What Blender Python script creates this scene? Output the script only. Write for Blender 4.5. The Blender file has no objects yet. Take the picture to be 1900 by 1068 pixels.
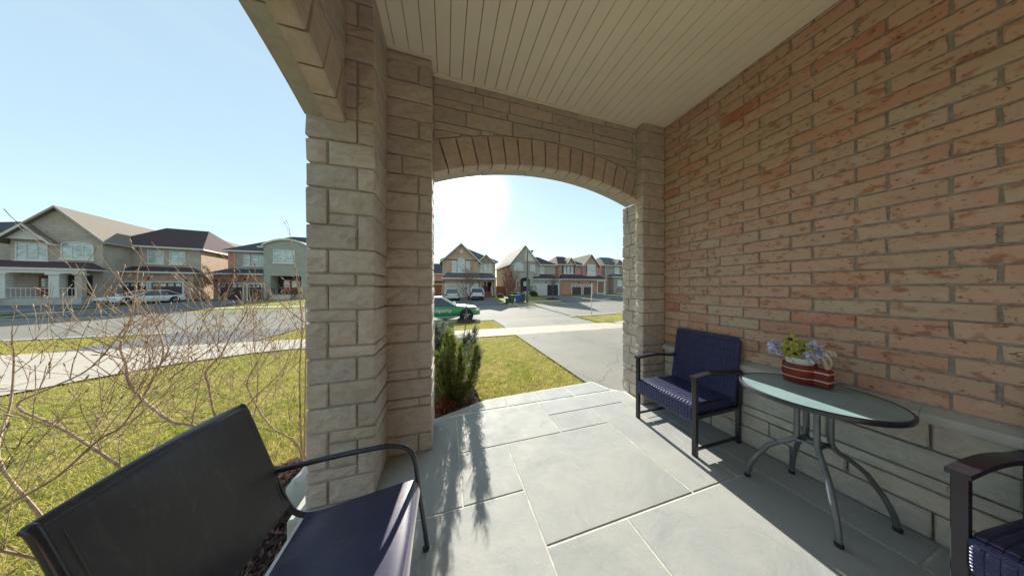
import bpy, bmesh, math, random
import numpy as np
from mathutils import Vector, Matrix
R = math.radians
PI = math.pi
random.seed(7); rng = np.random.default_rng(7)
sc = bpy.context.scene
col = sc.collection

# ------------------------------------------------------------------ camera
YAW = math.atan(122/408)
cd = bpy.data.cameras.new('camera'); cam = bpy.data.objects.new('camera', cd); col.objects.link(cam)
cam.location = (0, 0, 1.48); cam.rotation_euler = (R(90), 0, -YAW)
cd.sensor_width = 36; cd.lens = 36*408/1900
cd.clip_start = 0.02; cd.clip_end = 3000
sc.camera = cam
# ------------------------------------------------------------------ light
SUN_AZ, SUN_EL = R(6.2), R(22.2)
w = bpy.data.worlds.new('World'); sc.world = w; w.use_nodes = True
nt = w.node_tree; bg = nt.nodes['Background']
sky = nt.nodes.new('ShaderNodeTexSky'); sky.sky_type = 'NISHITA'; sky.sun_disc = False
sky.sun_elevation = SUN_EL; sky.sun_rotation = SUN_AZ
sky.air_density = 1.0; sky.dust_density = 0.1; sky.ozone_density = 0.6; sky.altitude = 0
# thin bright spring haze and faint cirrus over the clear sky
tc_ = nt.nodes.new('ShaderNodeTexCoord'); mp_ = nt.nodes.new('ShaderNodeMapping'); mp_.inputs['Scale'].default_value = (1.2, 2.2, 9); mp_.inputs['Rotation'].default_value = (0.25, 0.1, 0.5)
nz_ = nt.nodes.new('ShaderNodeTexNoise'); nz_.inputs['Scale'].default_value = 1.6; nz_.inputs['Detail'].default_value = 6; nz_.inputs['Distortion'].default_value = .4
rp_ = nt.nodes.new('ShaderNodeValToRGB'); rp_.color_ramp.elements[0].position = .48; rp_.color_ramp.elements[0].color = (.66, .66, .66, 1); rp_.color_ramp.elements[1].position = .74; rp_.color_ramp.elements[1].color = (.80, .80, .80, 1)
mx_ = nt.nodes.new('ShaderNodeMixRGB'); mx_.inputs[2].default_value = (2.5, 3.35, 3.75, 1)
nt.links.new(tc_.outputs['Generated'], mp_.inputs[0]); nt.links.new(mp_.outputs[0], nz_.inputs['Vector']); nt.links.new(nz_.outputs[0], rp_.inputs[0])
nt.links.new(rp_.outputs[0], mx_.inputs[0]); nt.links.new(sky.outputs[0], mx_.inputs[1]); # bright aureole round the sun
dt_ = nt.nodes.new('ShaderNodeVectorMath'); dt_.operation = 'DOT_PRODUCT'; nm_ = nt.nodes.new('ShaderNodeVectorMath'); nm_.operation = 'NORMALIZE'
nt.links.new(tc_.outputs['Generated'], nm_.inputs[0]); nt.links.new(nm_.outputs[0], dt_.inputs[0])
dt_.inputs[1].default_value = (math.sin(SUN_AZ)*math.cos(SUN_EL), math.cos(SUN_AZ)*math.cos(SUN_EL), math.sin(SUN_EL))
cr_ = nt.nodes.new('ShaderNodeMapRange'); cr_.inputs[1].default_value = math.cos(R(15)); cr_.inputs[2].default_value = 1; cr_.inputs[3].default_value = 0; cr_.inputs[4].default_value = 1
pw_ = nt.nodes.new('ShaderNodeMath'); pw_.operation = 'POWER'; pw_.inputs[1].default_value = 9; ml_ = nt.nodes.new('ShaderNodeMath'); ml_.operation = 'MULTIPLY'; ml_.inputs[1].default_value = 26
nt.links.new(dt_.outputs['Value'], cr_.inputs[0])
ad_ = nt.nodes.new('ShaderNodeMixRGB'); ad_.blend_type = 'ADD'; ad_.inputs[0].default_value = 1
nt.links.new(mx_.outputs[0], ad_.inputs[1]); nt.links.new(cr_.outputs[0], pw_.inputs[0]); nt.links.new(pw_.outputs[0], ml_.inputs[0]); nt.links.new(ml_.outputs[0], ad_.inputs[2]); nt.links.new(ad_.outputs[0], bg.inputs[0]); bg.inputs[1].default_value = 0.069
sd = Vector((math.sin(SUN_AZ)*math.cos(SUN_EL), math.cos(SUN_AZ)*math.cos(SUN_EL), math.sin(SUN_EL)))
sl = bpy.data.lights.new('sun', 'SUN'); sun = bpy.data.objects.new('sun', sl); col.objects.link(sun)
sl.energy = 3.25; sl.angle = R(0.5); sl.color = (1, 0.93, 0.82)
sun.rotation_euler = sd.to_track_quat('Z', 'Y').to_euler(); sun.location = (0, 10, 20)
sc.view_settings.view_transform = 'Standard'; sc.view_settings.look = 'None'
sc.view_settings.gamma = 1; sc.view_settings.use_curve_mapping = False
sc.view_settings.exposure = 1.85
sc.cycles.diffuse_bounces = 8; sc.cycles.max_bounces = 14

# ------------------------------------------------------------------ materials
class NT:
    def __init__(s, name):
        s.m = bpy.data.materials.new(name); s.m.use_nodes = True
        s.t = s.m.node_tree; s.b = s.t.nodes['Principled BSDF']
    def n(s, typ, **k):
        nd = s.t.nodes.new('ShaderNode'+typ)
        for a, v in k.items():
            if a.startswith('i_'):
                nd.inputs[a[2:].replace('_', ' ')].default_value = v
            else: setattr(nd, a, v)
        return nd
    def l(s, a, b): s.t.links.new(a, b)
    def ramp(s, fac, stops, interp='LINEAR'):
        r = s.n('ValToRGB'); r.color_ramp.interpolation = interp
        e = r.color_ramp.elements
        while len(e) > 1: e.remove(e[-1])
        e[0].position = stops[0][0]; e[0].color = (*stops[0][1], 1)
        for p, c in stops[1:]:
            x = e.new(p); x.color = (*c, 1)
        s.l(fac, r.inputs[0]); return r.outputs[0]
    def mix(s, fac, a, b, mode='MIX'):
        m = s.n('MixRGB'); m.blend_type = mode
        for i, v in enumerate((fac, a, b)):
            if isinstance(v, (int, float)): m.inputs[i].default_value = v
            elif isinstance(v, tuple): m.inputs[i].default_value = (*v, 1)
            else: s.l(v, m.inputs[i])
        return m.outputs[0]
    def pos(s, scale=(1, 1, 1)):
        g = s.n('NewGeometry'); mp = s.n('Mapping'); mp.inputs['Scale'].default_value = scale
        s.l(g.outputs['Position'], mp.inputs[0]); return mp.outputs[0]
    def noise(s, vec, scale, detail=4, rough=.6, dist=0):
        n = s.n('TexNoise'); n.inputs['Scale'].default_value = scale; n.inputs['Detail'].default_value = detail
        n.inputs['Roughness'].default_value = rough; n.inputs['Distortion'].default_value = dist
        s.l(vec, n.inputs['Vector']); return n.outputs[0]
    def bump(s, h, strength=.3, dist=.01, prev=None):
        b = s.n('Bump'); b.inputs['Strength'].default_value = strength; b.inputs['Distance'].default_value = dist
        s.l(h, b.inputs['Height'])
        if prev is not None: s.l(prev, b.inputs['Normal'])
        return b.outputs[0]
    def col(s, c):
        if isinstance(c, tuple): s.b.inputs['Base Color'].default_value = (*c, 1)
        else: s.l(c, s.b.inputs['Base Color'])
    def fin(s, rough=.8, metal=0, normal=None, spec=None):
        if isinstance(rough, (int, float)): s.b.inputs['Roughness'].default_value = rough
        else: s.l(rough, s.b.inputs['Roughness'])
        s.b.inputs['Metallic'].default_value = metal
        if spec is not None: s.b.inputs['Specular IOR Level'].default_value = spec
        if normal is not None: s.l(normal, s.b.inputs['Normal'])
        return s.m

def plain(name, c, rough=.6, metal=0, var=.12, scale=6, spec=None, bump=0):
    t = NT(name); p = t.pos(); n = t.noise(p, scale)
    a = tuple(max(0, x*(1-var)) for x in c); b = tuple(x*(1+var) for x in c)
    t.col(t.ramp(n, [(.3, a), (.7, b)]))
    return t.fin(rough, metal, t.bump(t.noise(p, scale*12), bump, .004) if bump else None, spec)

def m_stone(name, tones, grain=1.0):
    t = NT(name); oi = t.n('ObjectInfo')
    base = t.ramp(oi.outputs['Random'], [(i/(len(tones)-1), c) for i, c in enumerate(tones)])
    p = t.pos(); n1 = t.noise(p, 5, 5); n2 = t.noise(t.pos((1, 1, 1.7)), 12, 7, .7, .6)
    c = t.mix(.55, base, t.ramp(n2, [(.3, (.55, .52, .48)), (.55, (1, 1, 1)), (.8, (1.12, 1.1, 1.05))]), 'MULTIPLY')
    c = t.mix(t.ramp(n1, [(.45, (0, 0, 0)), (.75, (.5, .5, .5))]), c, (.44, .36, .27))
    vo = t.n('TexVoronoi'); vo.inputs['Scale'].default_value = 34; t.l(p, vo.inputs['Vector'])
    sp = t.ramp(vo.outputs['Distance'], [(.05, (.35, .33, .3)), (.16, (1, 1, 1))])
    gate = t.ramp(t.noise(p, 9, 2), [(.56, (0, 0, 0)), (.66, (.7, .7, .7))])
    c = t.mix(gate, c, t.mix(1, c, sp, 'MULTIPLY'))
    t.col(c)
    h = t.noise(t.pos((1, 1, 1.8)), 9*grain, 8, .62, .6)
    nb = t.bump(h, .85, .030); nb = t.bump(t.noise(p, 60, 4), .35, .004, nb)
    return t.fin(.88, 0, nb, .25)
STONE = m_stone('split_face_stone', [(.49, .43, .38), (.56, .505, .44), (.46, .42, .385), (.53, .455, .405), (.60, .54, .475)])
STONE_BASE = m_stone('wall_base_stone', [(.52, .51, .455), (.58, .565, .50), (.49, .485, .445)])
VOUS = m_stone('pinkish_arch_stone', [(.52, .425, .365), (.58, .49, .42), (.50, .42, .37)])
BAND = m_stone('smooth_arch_band', [(.42, .40, .37), (.46, .43, .39)], .4)
MORTAR = plain('stone_mortar', (.38, .335, .29), .95, 0, .2, 30, .1, .4)
BMORT = plain('brick_mortar', (.33, .30, .275), .95, 0, .3, 25, .1, .5)
SILL = plain('cut_stone_sill', (.42, .42, .39), .8, 0, .12, 9, .2, .15)

def m_brick():
    t = NT('tumbled_brick'); oi = t.n('ObjectInfo')
    base = t.ramp(oi.outputs['Random'], [(0, (.50, .29, .21)), (.2, (.54, .365, .27)), (.4, (.47, .345, .255)), (.6, (.53, .345, .265)), (.75, (.49, .40, .30)), (.88, (.50, .26, .185)), (.955, (.54, .37, .28)), (1, (.42, .17, .11))])
    off = t.n('VectorMath', operation='SCALE'); off.inputs['Scale'].default_value = 9.0
    cx = t.n('CombineXYZ'); t.l(oi.outputs['Random'], cx.inputs[0]); t.l(oi.outputs['Random'], cx.inputs[1]); t.l(cx.outputs[0], off.inputs[0])
    ad = t.n('VectorMath', operation='ADD'); g = t.n('NewGeometry'); t.l(g.outputs['Position'], ad.inputs[0]); t.l(off.outputs[0], ad.inputs[1])
    mp = t.n('Mapping'); mp.inputs['Scale'].default_value = (1, 1.1, 1.7); t.l(ad.outputs[0], mp.inputs[0])
    v = mp.outputs[0]
    n1 = t.noise(v, 11, 5, .6, .3); n2 = t.noise(v, 30, 5, .6, .2)
    c = t.mix(t.ramp(n1, [(.55, (0, 0, 0)), (.64, (.7, .7, .7))]), base, (.30, .11, .065))
    c = t.mix(t.ramp(n2, [(.60, (0, 0, 0)), (.66, (.75, .75, .75))]), c, (.15, .06, .04))
    c = t.mix(t.ramp(t.noise(v, 5, 3), [(.50, (0, 0, 0)), (.68, (.5, .5, .5))]), c, (.52, .44, .35))
    t.col(c)
    nb = t.bump(t.noise(v, 22, 7, .7), .55, .008); nb = t.bump(t.noise(g.outputs['Position'], 130, 3), .3, .002, nb)
    return t.fin(.9, 0, nb, .2)
BRICK = m_brick()

def m_slab():
    t = NT('stamped_slate_slab'); oi = t.n('ObjectInfo')
    g = t.n('NewGeometry'); cx = t.n('CombineXYZ')
    mu = t.n('Math', operation='MULTIPLY'); mu.inputs[1].default_value = 11; t.l(oi.outputs['Random'], mu.inputs[0])
    t.l(mu.outputs[0], cx.inputs[0]); t.l(mu.outputs[0], cx.inputs[1])
    ad = t.n('VectorMath', operation='ADD'); t.l(g.outputs['Position'], ad.inputs[0]); t.l(cx.outputs[0], ad.inputs[1]); v = ad.outputs[0]
    base = t.ramp(oi.outputs['Random'], [(0, (.345, .365, .36)), (.5, (.38, .395, .385)), (1, (.36, .375, .36))])
    n = t.noise(v, 2.2, 6, .6, .5)
    c = t.mix(.8, base, t.ramp(n, [(.25, (.74, .78, .80)), (.5, (.98, .98, .97)), (.75, (1.12, 1.10, 1.05))]), 'MULTIPLY')
    c = t.mix(t.ramp(t.noise(v, 40, 3), [(.6, (0, 0, 0)), (.8, (.3, .3, .3))]), c, (.24, .24, .22))
    wv = t.n('TexWave', wave_type='BANDS', bands_direction='DIAGONAL', wave_profile='SAW')
    wv.inputs['Scale'].default_value = 1.1; wv.inputs['Distortion'].default_value = 9; wv.inputs['Detail'].default_value = 3; wv.inputs['Detail Scale'].default_value = .9
    t.l(v, wv.inputs['Vector'])
    crack = t.ramp(wv.outputs['Fac'], [(0, (.82, .83, .84)), (.035, (1, 1, 1)), (1, (1, 1, 1))])
    c = t.mix(.65, c, crack, 'MULTIPLY')
    c = t.mix(t.ramp(t.noise(v, 6, 7, .75, 1.5), [(.60, (0, 0, 0)), (.75, (.35, .35, .35))]), c, (.22, .21, .18))
    c = t.mix(t.ramp(t.noise(v, 150, 2), [(.66, (0, 0, 0)), (.74, (.6, .6, .6))]), c, (.16, .15, .13))
    t.col(c)
    nb = t.bump(wv.outputs['Fac'], .35, .008); nb = t.bump(n, .5, .014, nb); nb = t.bump(t.noise(v, 70, 4), .15, .002, nb)
    return t.fin(t.ramp(t.noise(v, 8), [(.3, (.68,)*3), (.7, (.85,)*3)]), 0, nb, .3)
SLAB = m_slab()
GROUT = plain('pale_grout', (.54, .53, .47), .9, 0, .3, 9)
SOFFIT = plain('cream_soffit', (.80, .75, .62), .5, 0, .04, 3, .3)
DARKGAP = plain('soffit_backing', (.25, .23, .19), .9)

def m_asphalt(name, a, b, sc_=1.0, crack=True):
    t = NT(name); p = t.pos()
    c = t.ramp(t.noise(p, .5*sc_, 5), [(.3, a), (.7, b)])
    c = t.mix(.5, c, t.ramp(t.noise(p, 90, 3), [(.3, (.6, .6, .6)), (.7, (1.3, 1.3, 1.3))]), 'MULTIPLY')
    if crack:
        vn = t.n('TexVoronoi', feature='DISTANCE_TO_EDGE'); vn.inputs['Scale'].default_value = .32
        wp = t.n('VectorMath', operation='ADD'); ns = t.n('TexNoise'); ns.inputs['Scale'].default_value = 1.6; ns.inputs['Detail'].default_value = 5; t.l(p, ns.inputs['Vector']); t.l(p, wp.inputs[0]); t.l(ns.outputs['Color'], wp.inputs[1]); t.l(wp.outputs[0], vn.inputs['Vector'])
        c = t.mix(.55, c, t.ramp(vn.outputs['Distance'], [(0, (.35, .35, .35)), (.006, (.9, .9, .9)), (.012, (1, 1, 1))]), 'MULTIPLY')
        c = t.mix(t.ramp(t.noise(t.pos((1, 2.5, 1)), .9, 6, .7), [(.55, (0, 0, 0)), (.75, (.4, .4, .4))]), c, tuple(x*.6 for x in a))
    t.col(c); return t.fin(.9, 0, t.bump(t.noise(p, 120, 3), .4, .004), .2)
ROAD = m_asphalt('road_asphalt', (.175, .168, .145), (.225, .215, .185))
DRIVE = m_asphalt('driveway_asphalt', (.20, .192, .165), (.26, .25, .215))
DRIVE2 = m_asphalt('shaded_driveway_asphalt', (.12, .12, .125), (.17, .17, .17))  # darker copy of the driveway asphalt, shade put into its colour
CONC = m_asphalt('sidewalk_concrete', (.40, .355, .29), (.47, .42, .35))
CURB = plain('curb_concrete', (.45, .43, .38), .9, 0, .1, 5)
def m_ground():
    t = NT('turf_soil'); p = t.pos()
    c = t.ramp(t.noise(p, 1.3, 6), [(.3, (.17, .19, .04)), (.55, (.25, .24, .06)), (.75, (.34, .28, .11))])
    c = t.mix(.6, c, t.ramp(t.noise(p, 45, 4), [(.3, (.5, .5, .5)), (.7, (1.3, 1.3, 1.3))]), 'MULTIPLY')
    t.col(c); return t.fin(.95, 0, t.bump(t.noise(p, 45, 4), .8, .03), .1)
SOIL = m_ground()
def m_blade(name, stops, rough=.6, trans=.0, patch=None):
    t = NT(name); g = t.n('NewGeometry')
    c = t.ramp(g.outputs['Random Per Island'], stops)
    if patch:
        n = t.noise(t.pos(), patch[0], 5, .7); c = t.mix(t.ramp(n, [(.42, (0, 0, 0)), (.56, (1, 1, 1))]), c, t.mix(.7, c, patch[1])); c = t.mix(1, c, t.ramp(t.noise(t.pos(), 7, 3), [(.35, (.62, .66, .6)), (.6, (1.1, 1.1, 1.05))]), 'MULTIPLY')
    t.col(c); t.fin(rough, 0, None, .25)
    if trans:
        tr = t.n('BsdfTranslucent'); t.l(c, tr.inputs[0]); mx = t.n('MixShader'); mx.inputs[0].default_value = trans
        t.l(t.b.outputs[0], mx.inputs[1]); t.l(tr.outputs[0], mx.inputs[2]); t.l(mx.outputs[0], t.t.nodes['Material Output'].inputs[0])
    return t.m
GRASS = m_blade('spring_grass', [(0, (.20, .23, .03)), (.35, (.36, .37, .05)), (.65, (.47, .45, .085)), (.85, (.58, .52, .20)), (1, (.24, .19, .08))], .6, .45, (1.1, (.58, .46, .20)))
MULCH = plain('bark_mulch', (.06, .035, .032), .95, 0, .4, 60, .1, .6)
CHIP = m_blade('mulch_chips', [(0, (.04, .025, .022)), (.5, (.08, .045, .038)), (.85, (.13, .08, .065)), (1, (.22, .16, .11))], .9)
JUN1 = m_blade('green_conifer_sprays', [(0, (.035, .055, .014)), (.5, (.09, .13, .025)), (.8, (.17, .21, .04)), (1, (.27, .28, .07))], .6, .45)
JUN2 = m_blade('blue_green_juniper_sprays', [(0, (.06, .08, .055)), (.5, (.13, .17, .11)), (1, (.24, .27, .18))], .6, .3)
REDL = m_blade('red_barberry_leaves', [(0, (.10, .015, .012)), (.6, (.19, .03, .02)), (1, (.26, .08, .04))], .6, .3)
BARK = plain('brown_shrub_bark', (.36, .25, .165), .8, 0, .45, 25, .2, .4)
BARK2 = plain('grey_tree_bark', (.14, .105, .09), .85, 0, .3, 20, .2, .4)
BARKR = plain('reddish_shrub_bark', (.20, .085, .06), .85, 0, .3, 20)
BUD = plain('tan_buds', (.34, .22, .11), .7, 0, .3, 40)

BLKM = plain('black_powder_coat', (.026, .024, .034), .35, 0, .2, 12, .5)
def m_wicker():
    t = NT('dark_resin_wicker'); p = t.pos((1, 1, 1))
    n = t.noise(p, 60, 3)
    t.col(t.ramp(n, [(.3, (.026, .032, .095)), (.7, (.052, .062, .16))]))  # blue of the reflected sky is mixed into the base colour
    wv = t.n('TexWave', wave_type='BANDS', bands_direction='Z'); wv.inputs['Scale'].default_value = 22; wv.inputs['Distortion'].default_value = 1.2; wv.inputs['Detail'].default_value = 1
    t.l(p, wv.inputs['Vector'])
    wy = t.n('TexWave', wave_type='BANDS', bands_direction='X'); wy.inputs['Scale'].default_value = 22; t.l(p, wy.inputs['Vector'])
    h = t.mix(.5, wv.outputs['Color'], wy.outputs['Color'], 'ADD')
    return t.fin(.42, 0, t.bump(h, .8, .006), .5)
WICK = m_wicker()
def m_sling():
    t = NT('charcoal_sling_fabric'); p = t.pos()
    c = t.ramp(t.noise(p, 7, 5), [(.3, (.018, .014, .020)), (.7, (.030, .024, .032))])
    c = t.mix(t.ramp(t.noise(t.pos((1, 3, 1)), 9, 8, .75, 1.0), [(.52, (0, 0, 0)), (.72, (.55, .55, .55))]), c, (.085, .075, .075))
    c = t.mix(t.ramp(t.noise(t.pos((5, 1, 1)), 40, 6, .7), [(.64, (0, 0, 0)), (.72, (.6, .6, .6))]), c, (.16, .15, .14))
    t.col(c)
    ck = t.n('TexChecker'); ck.inputs['Scale'].default_value = 300; t.l(p, ck.inputs['Vector'])
    t.b.inputs['Sheen Weight'].default_value = .15; t.b.inputs['Sheen Roughness'].default_value = .4
    return t.fin(.42, 0, t.bump(ck.outputs['Fac'], .2, .001), .6)
SLING = m_sling()
TUBE = plain('dark_blue_grey_steel', (.035, .04, .055), .28, .3, .15, 15, .6)
TBL = plain('grey_steel_table_legs', (.13, .15, .165), .38, .35, .2, 15, .6)
def m_glass_top():
    t = NT('frosted_table_glass'); p = t.pos()
    c = t.ramp(t.noise(p, 6, 5), [(.3, (.22, .36, .39)), (.7, (.30, .46, .48))])
    c = t.mix(t.ramp(t.noise(p, 160, 2), [(.5, (0, 0, 0)), (.7, (.5, .5, .5))]), c, (.30, .33, .32))
    t.col(c); return t.fin(.4, 0, t.bump(t.noise(p, 220, 2), .12, .001), .8)
GTOP = m_glass_top()
RED = plain('red_stained_wood', (.20, .018, .014), .5, 0, .3, 25)
CREAM = plain('cream_paint', (.62, .56, .42), .6, 0, .1, 20)
WHITEC = plain('white_ceramic', (.62, .62, .64), .35, 0, .05, 8)
YEL = plain('yellow_green_petals', (.42, .44, .10), .6, 0, .4, 45)
LAV = plain('lavender_petals', (.62, .65, .84), .6, 0, .4, 70)
DKBR = plain('dark_flower_centre', (.05, .02, .015), .7)

def m_hbrick(name, a, b, mortar, bw=.42, bh=.15):
    t = NT(name); tc = t.n('TexCoord'); sp = t.n('SeparateXYZ'); t.l(tc.outputs['Object'], sp.inputs[0])
    ad = t.n('Math', operation='ADD'); t.l(sp.outputs[0], ad.inputs[0]); t.l(sp.outputs[1], ad.inputs[1])
    cx = t.n('CombineXYZ'); t.l(ad.outputs[0], cx.inputs[0]); t.l(sp.outputs[2], cx.inputs[1])
    bt = t.n('TexBrick'); bt.inputs['Scale'].default_value = 1; bt.inputs['Brick Width'].default_value = bw; bt.inputs['Row Height'].default_value = bh
    bt.inputs['Mortar Size'].default_value = .012; bt.inputs['Color1'].default_value = (*a, 1); bt.inputs['Color2'].default_value = (*b, 1); bt.inputs['Mortar'].default_value = (*mortar, 1)
    t.l(cx.outputs[0], bt.inputs['Vector'])
    c = t.mix(.7, bt.outputs['Color'], t.ramp(t.noise(t.pos(), 1.3, 5), [(.3, (.8, .8, .8)), (.7, (1.15, 1.15, 1.15))]), 'MULTIPLY')
    t.col(c); return t.fin(.9, 0, t.bump(bt.outputs['Fac'], -.5, .01), .2)
HB = dict(
 tan=m_hbrick('tan_orange_brick', (.45, .28, .19), (.50, .35, .25), (.36, .32, .27)),
 side=m_hbrick('buff_side_brick', (.44, .32, .22), (.40, .29, .20), (.36, .31, .26)),
 grey=m_hbrick('grey_beige_stone', (.38, .345, .30), (.43, .39, .34), (.31, .28, .25), .6, .3),
 red=m_hbrick('rose_red_brick', (.46, .215, .18), (.50, .26, .21), (.37, .28, .25)),
 orange=m_hbrick('orange_red_brick', (.46, .23, .14), (.48, .26, .17), (.38, .27, .21)),
 mauve=m_hbrick('mauve_grey_brick', (.33, .275, .25), (.37, .31, .28), (.3, .27, .25)),
 beige=m_hbrick('beige_grey_stone', (.44, .365, .30), (.48, .405, .335), (.31, .28, .24), .6, .3),
 sage=m_hbrick('sage_grey_stone', (.34, .34, .29), (.38, .375, .32), (.28, .28, .24), .6, .3))
def m_roof(name, a, b):
    t = NT(name); tc = t.n('TexCoord'); p = t.pos()
    c = t.ramp(t.noise(t.pos((3, 3, 9)), 2.2, 5), [(.3, a), (.7, b)])
    wv = t.n('TexWave', wave_type='BANDS', bands_direction='Z', wave_profile='SAW'); wv.inputs['Scale'].default_value = 2.6; t.l(p, wv.inputs['Vector'])
    c = t.mix(.35, c, t.ramp(wv.outputs['Fac'], [(0, (.5, .5, .5)), (.3, (1.1, 1.1, 1.1))]), 'MULTIPLY')
    t.col(c); return t.fin(.9, 0, t.bump(wv.outputs['Fac'], .3, .03), .2)
RF = dict(plum=m_roof('plum_brown_shingles', (.065, .042, .048), (.095, .062, .066)),
          grey=m_roof('slate_grey_shingles', (.085, .09, .095), (.125, .125, .125)),
          tan=m_roof('weathered_tan_shingles', (.17, .15, .125), (.22, .19, .155)),
          navy=m_roof('blue_grey_shingles', (.05, .055, .068), (.08, .085, .10)))
TRIM = plain('off_white_trim', (.62, .60, .54), .6, 0, .05, 3)
TAUPE = plain('taupe_fascia', (.36, .32, .28), .7, 0, .08, 3)
DOORW = plain('almond_garage_door', (.52, .48, .41), .6, 0, .05, 3)
DOORD = plain('dark_brown_garage_door', (.07, .042, .045), .6, 0, .1, 3)
DOORR = plain('red_brown_front_door', (.20, .05, .04), .5, 0, .1, 3)
DARKIN = plain('dark_interior', (.03, .028, .03), .8)  # near-black: shade of porches and open garage put into colour; also dark doors
SHUT = plain('dark_green_shutters', (.035, .05, .05), .6)
def m_win():
    t = NT('window_glass'); p = t.pos((1, 1, 2.2))
    t.col(t.ramp(t.noise(p, 2.0, 4, .6, .5), [(.35, (.22, .28, .27)), (.5, (.40, .48, .46)), (.62, (.55, .62, .58))]))  # pale green reflection and blinds painted into the pane colour
    return t.fin(.08, 0, None, .8)
WIN = m_win()
WOODF = plain('red_brown_fence_boards', (.28, .10, .055), .8, 0, .2, 3)
CARGLASS = plain('tinted_car_glass', (.03, .04, .045), .06, 0, .1, 3, .8)
PAINTW = plain('white_car_paint', (.70, .71, .70), .2, 0, .03, 2, .6)
PAINTG = plain('green_livery_paint', (.025, .25, .085), .2, 0, .06, 2, .6)
PAINTS = plain('silver_car_paint', (.52, .53, .53), .25, .3, .03, 2, .6)
RUBBER = plain('tyre_rubber', (.018, .018, .02), .8)
RIM = plain('alloy_rim', (.42, .42, .43), .3, .7)
LAMPR = plain('red_tail_lamp', (.30, .01, .01), .2)
LAMPW = plain('clear_headlamp', (.6, .62, .62), .12)
BING = plain('green_bin_plastic', (.02, .085, .045), .5); BINB = plain('blue_bin_plastic', (.015, .07, .32), .5)
BING2 = plain('grey_green_bin_plastic', (.03, .06, .045), .5)
GALV = plain('galvanised_post', (.42, .43, .40), .5, .4)
POLE = plain('dark_concrete_pole', (.11, .12, .12), .7)
SIGNM = plain('green_white_sign', (.50, .60, .50), .5); SIGNR = plain('sign_red', (.45, .03, .03), .5)

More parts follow.
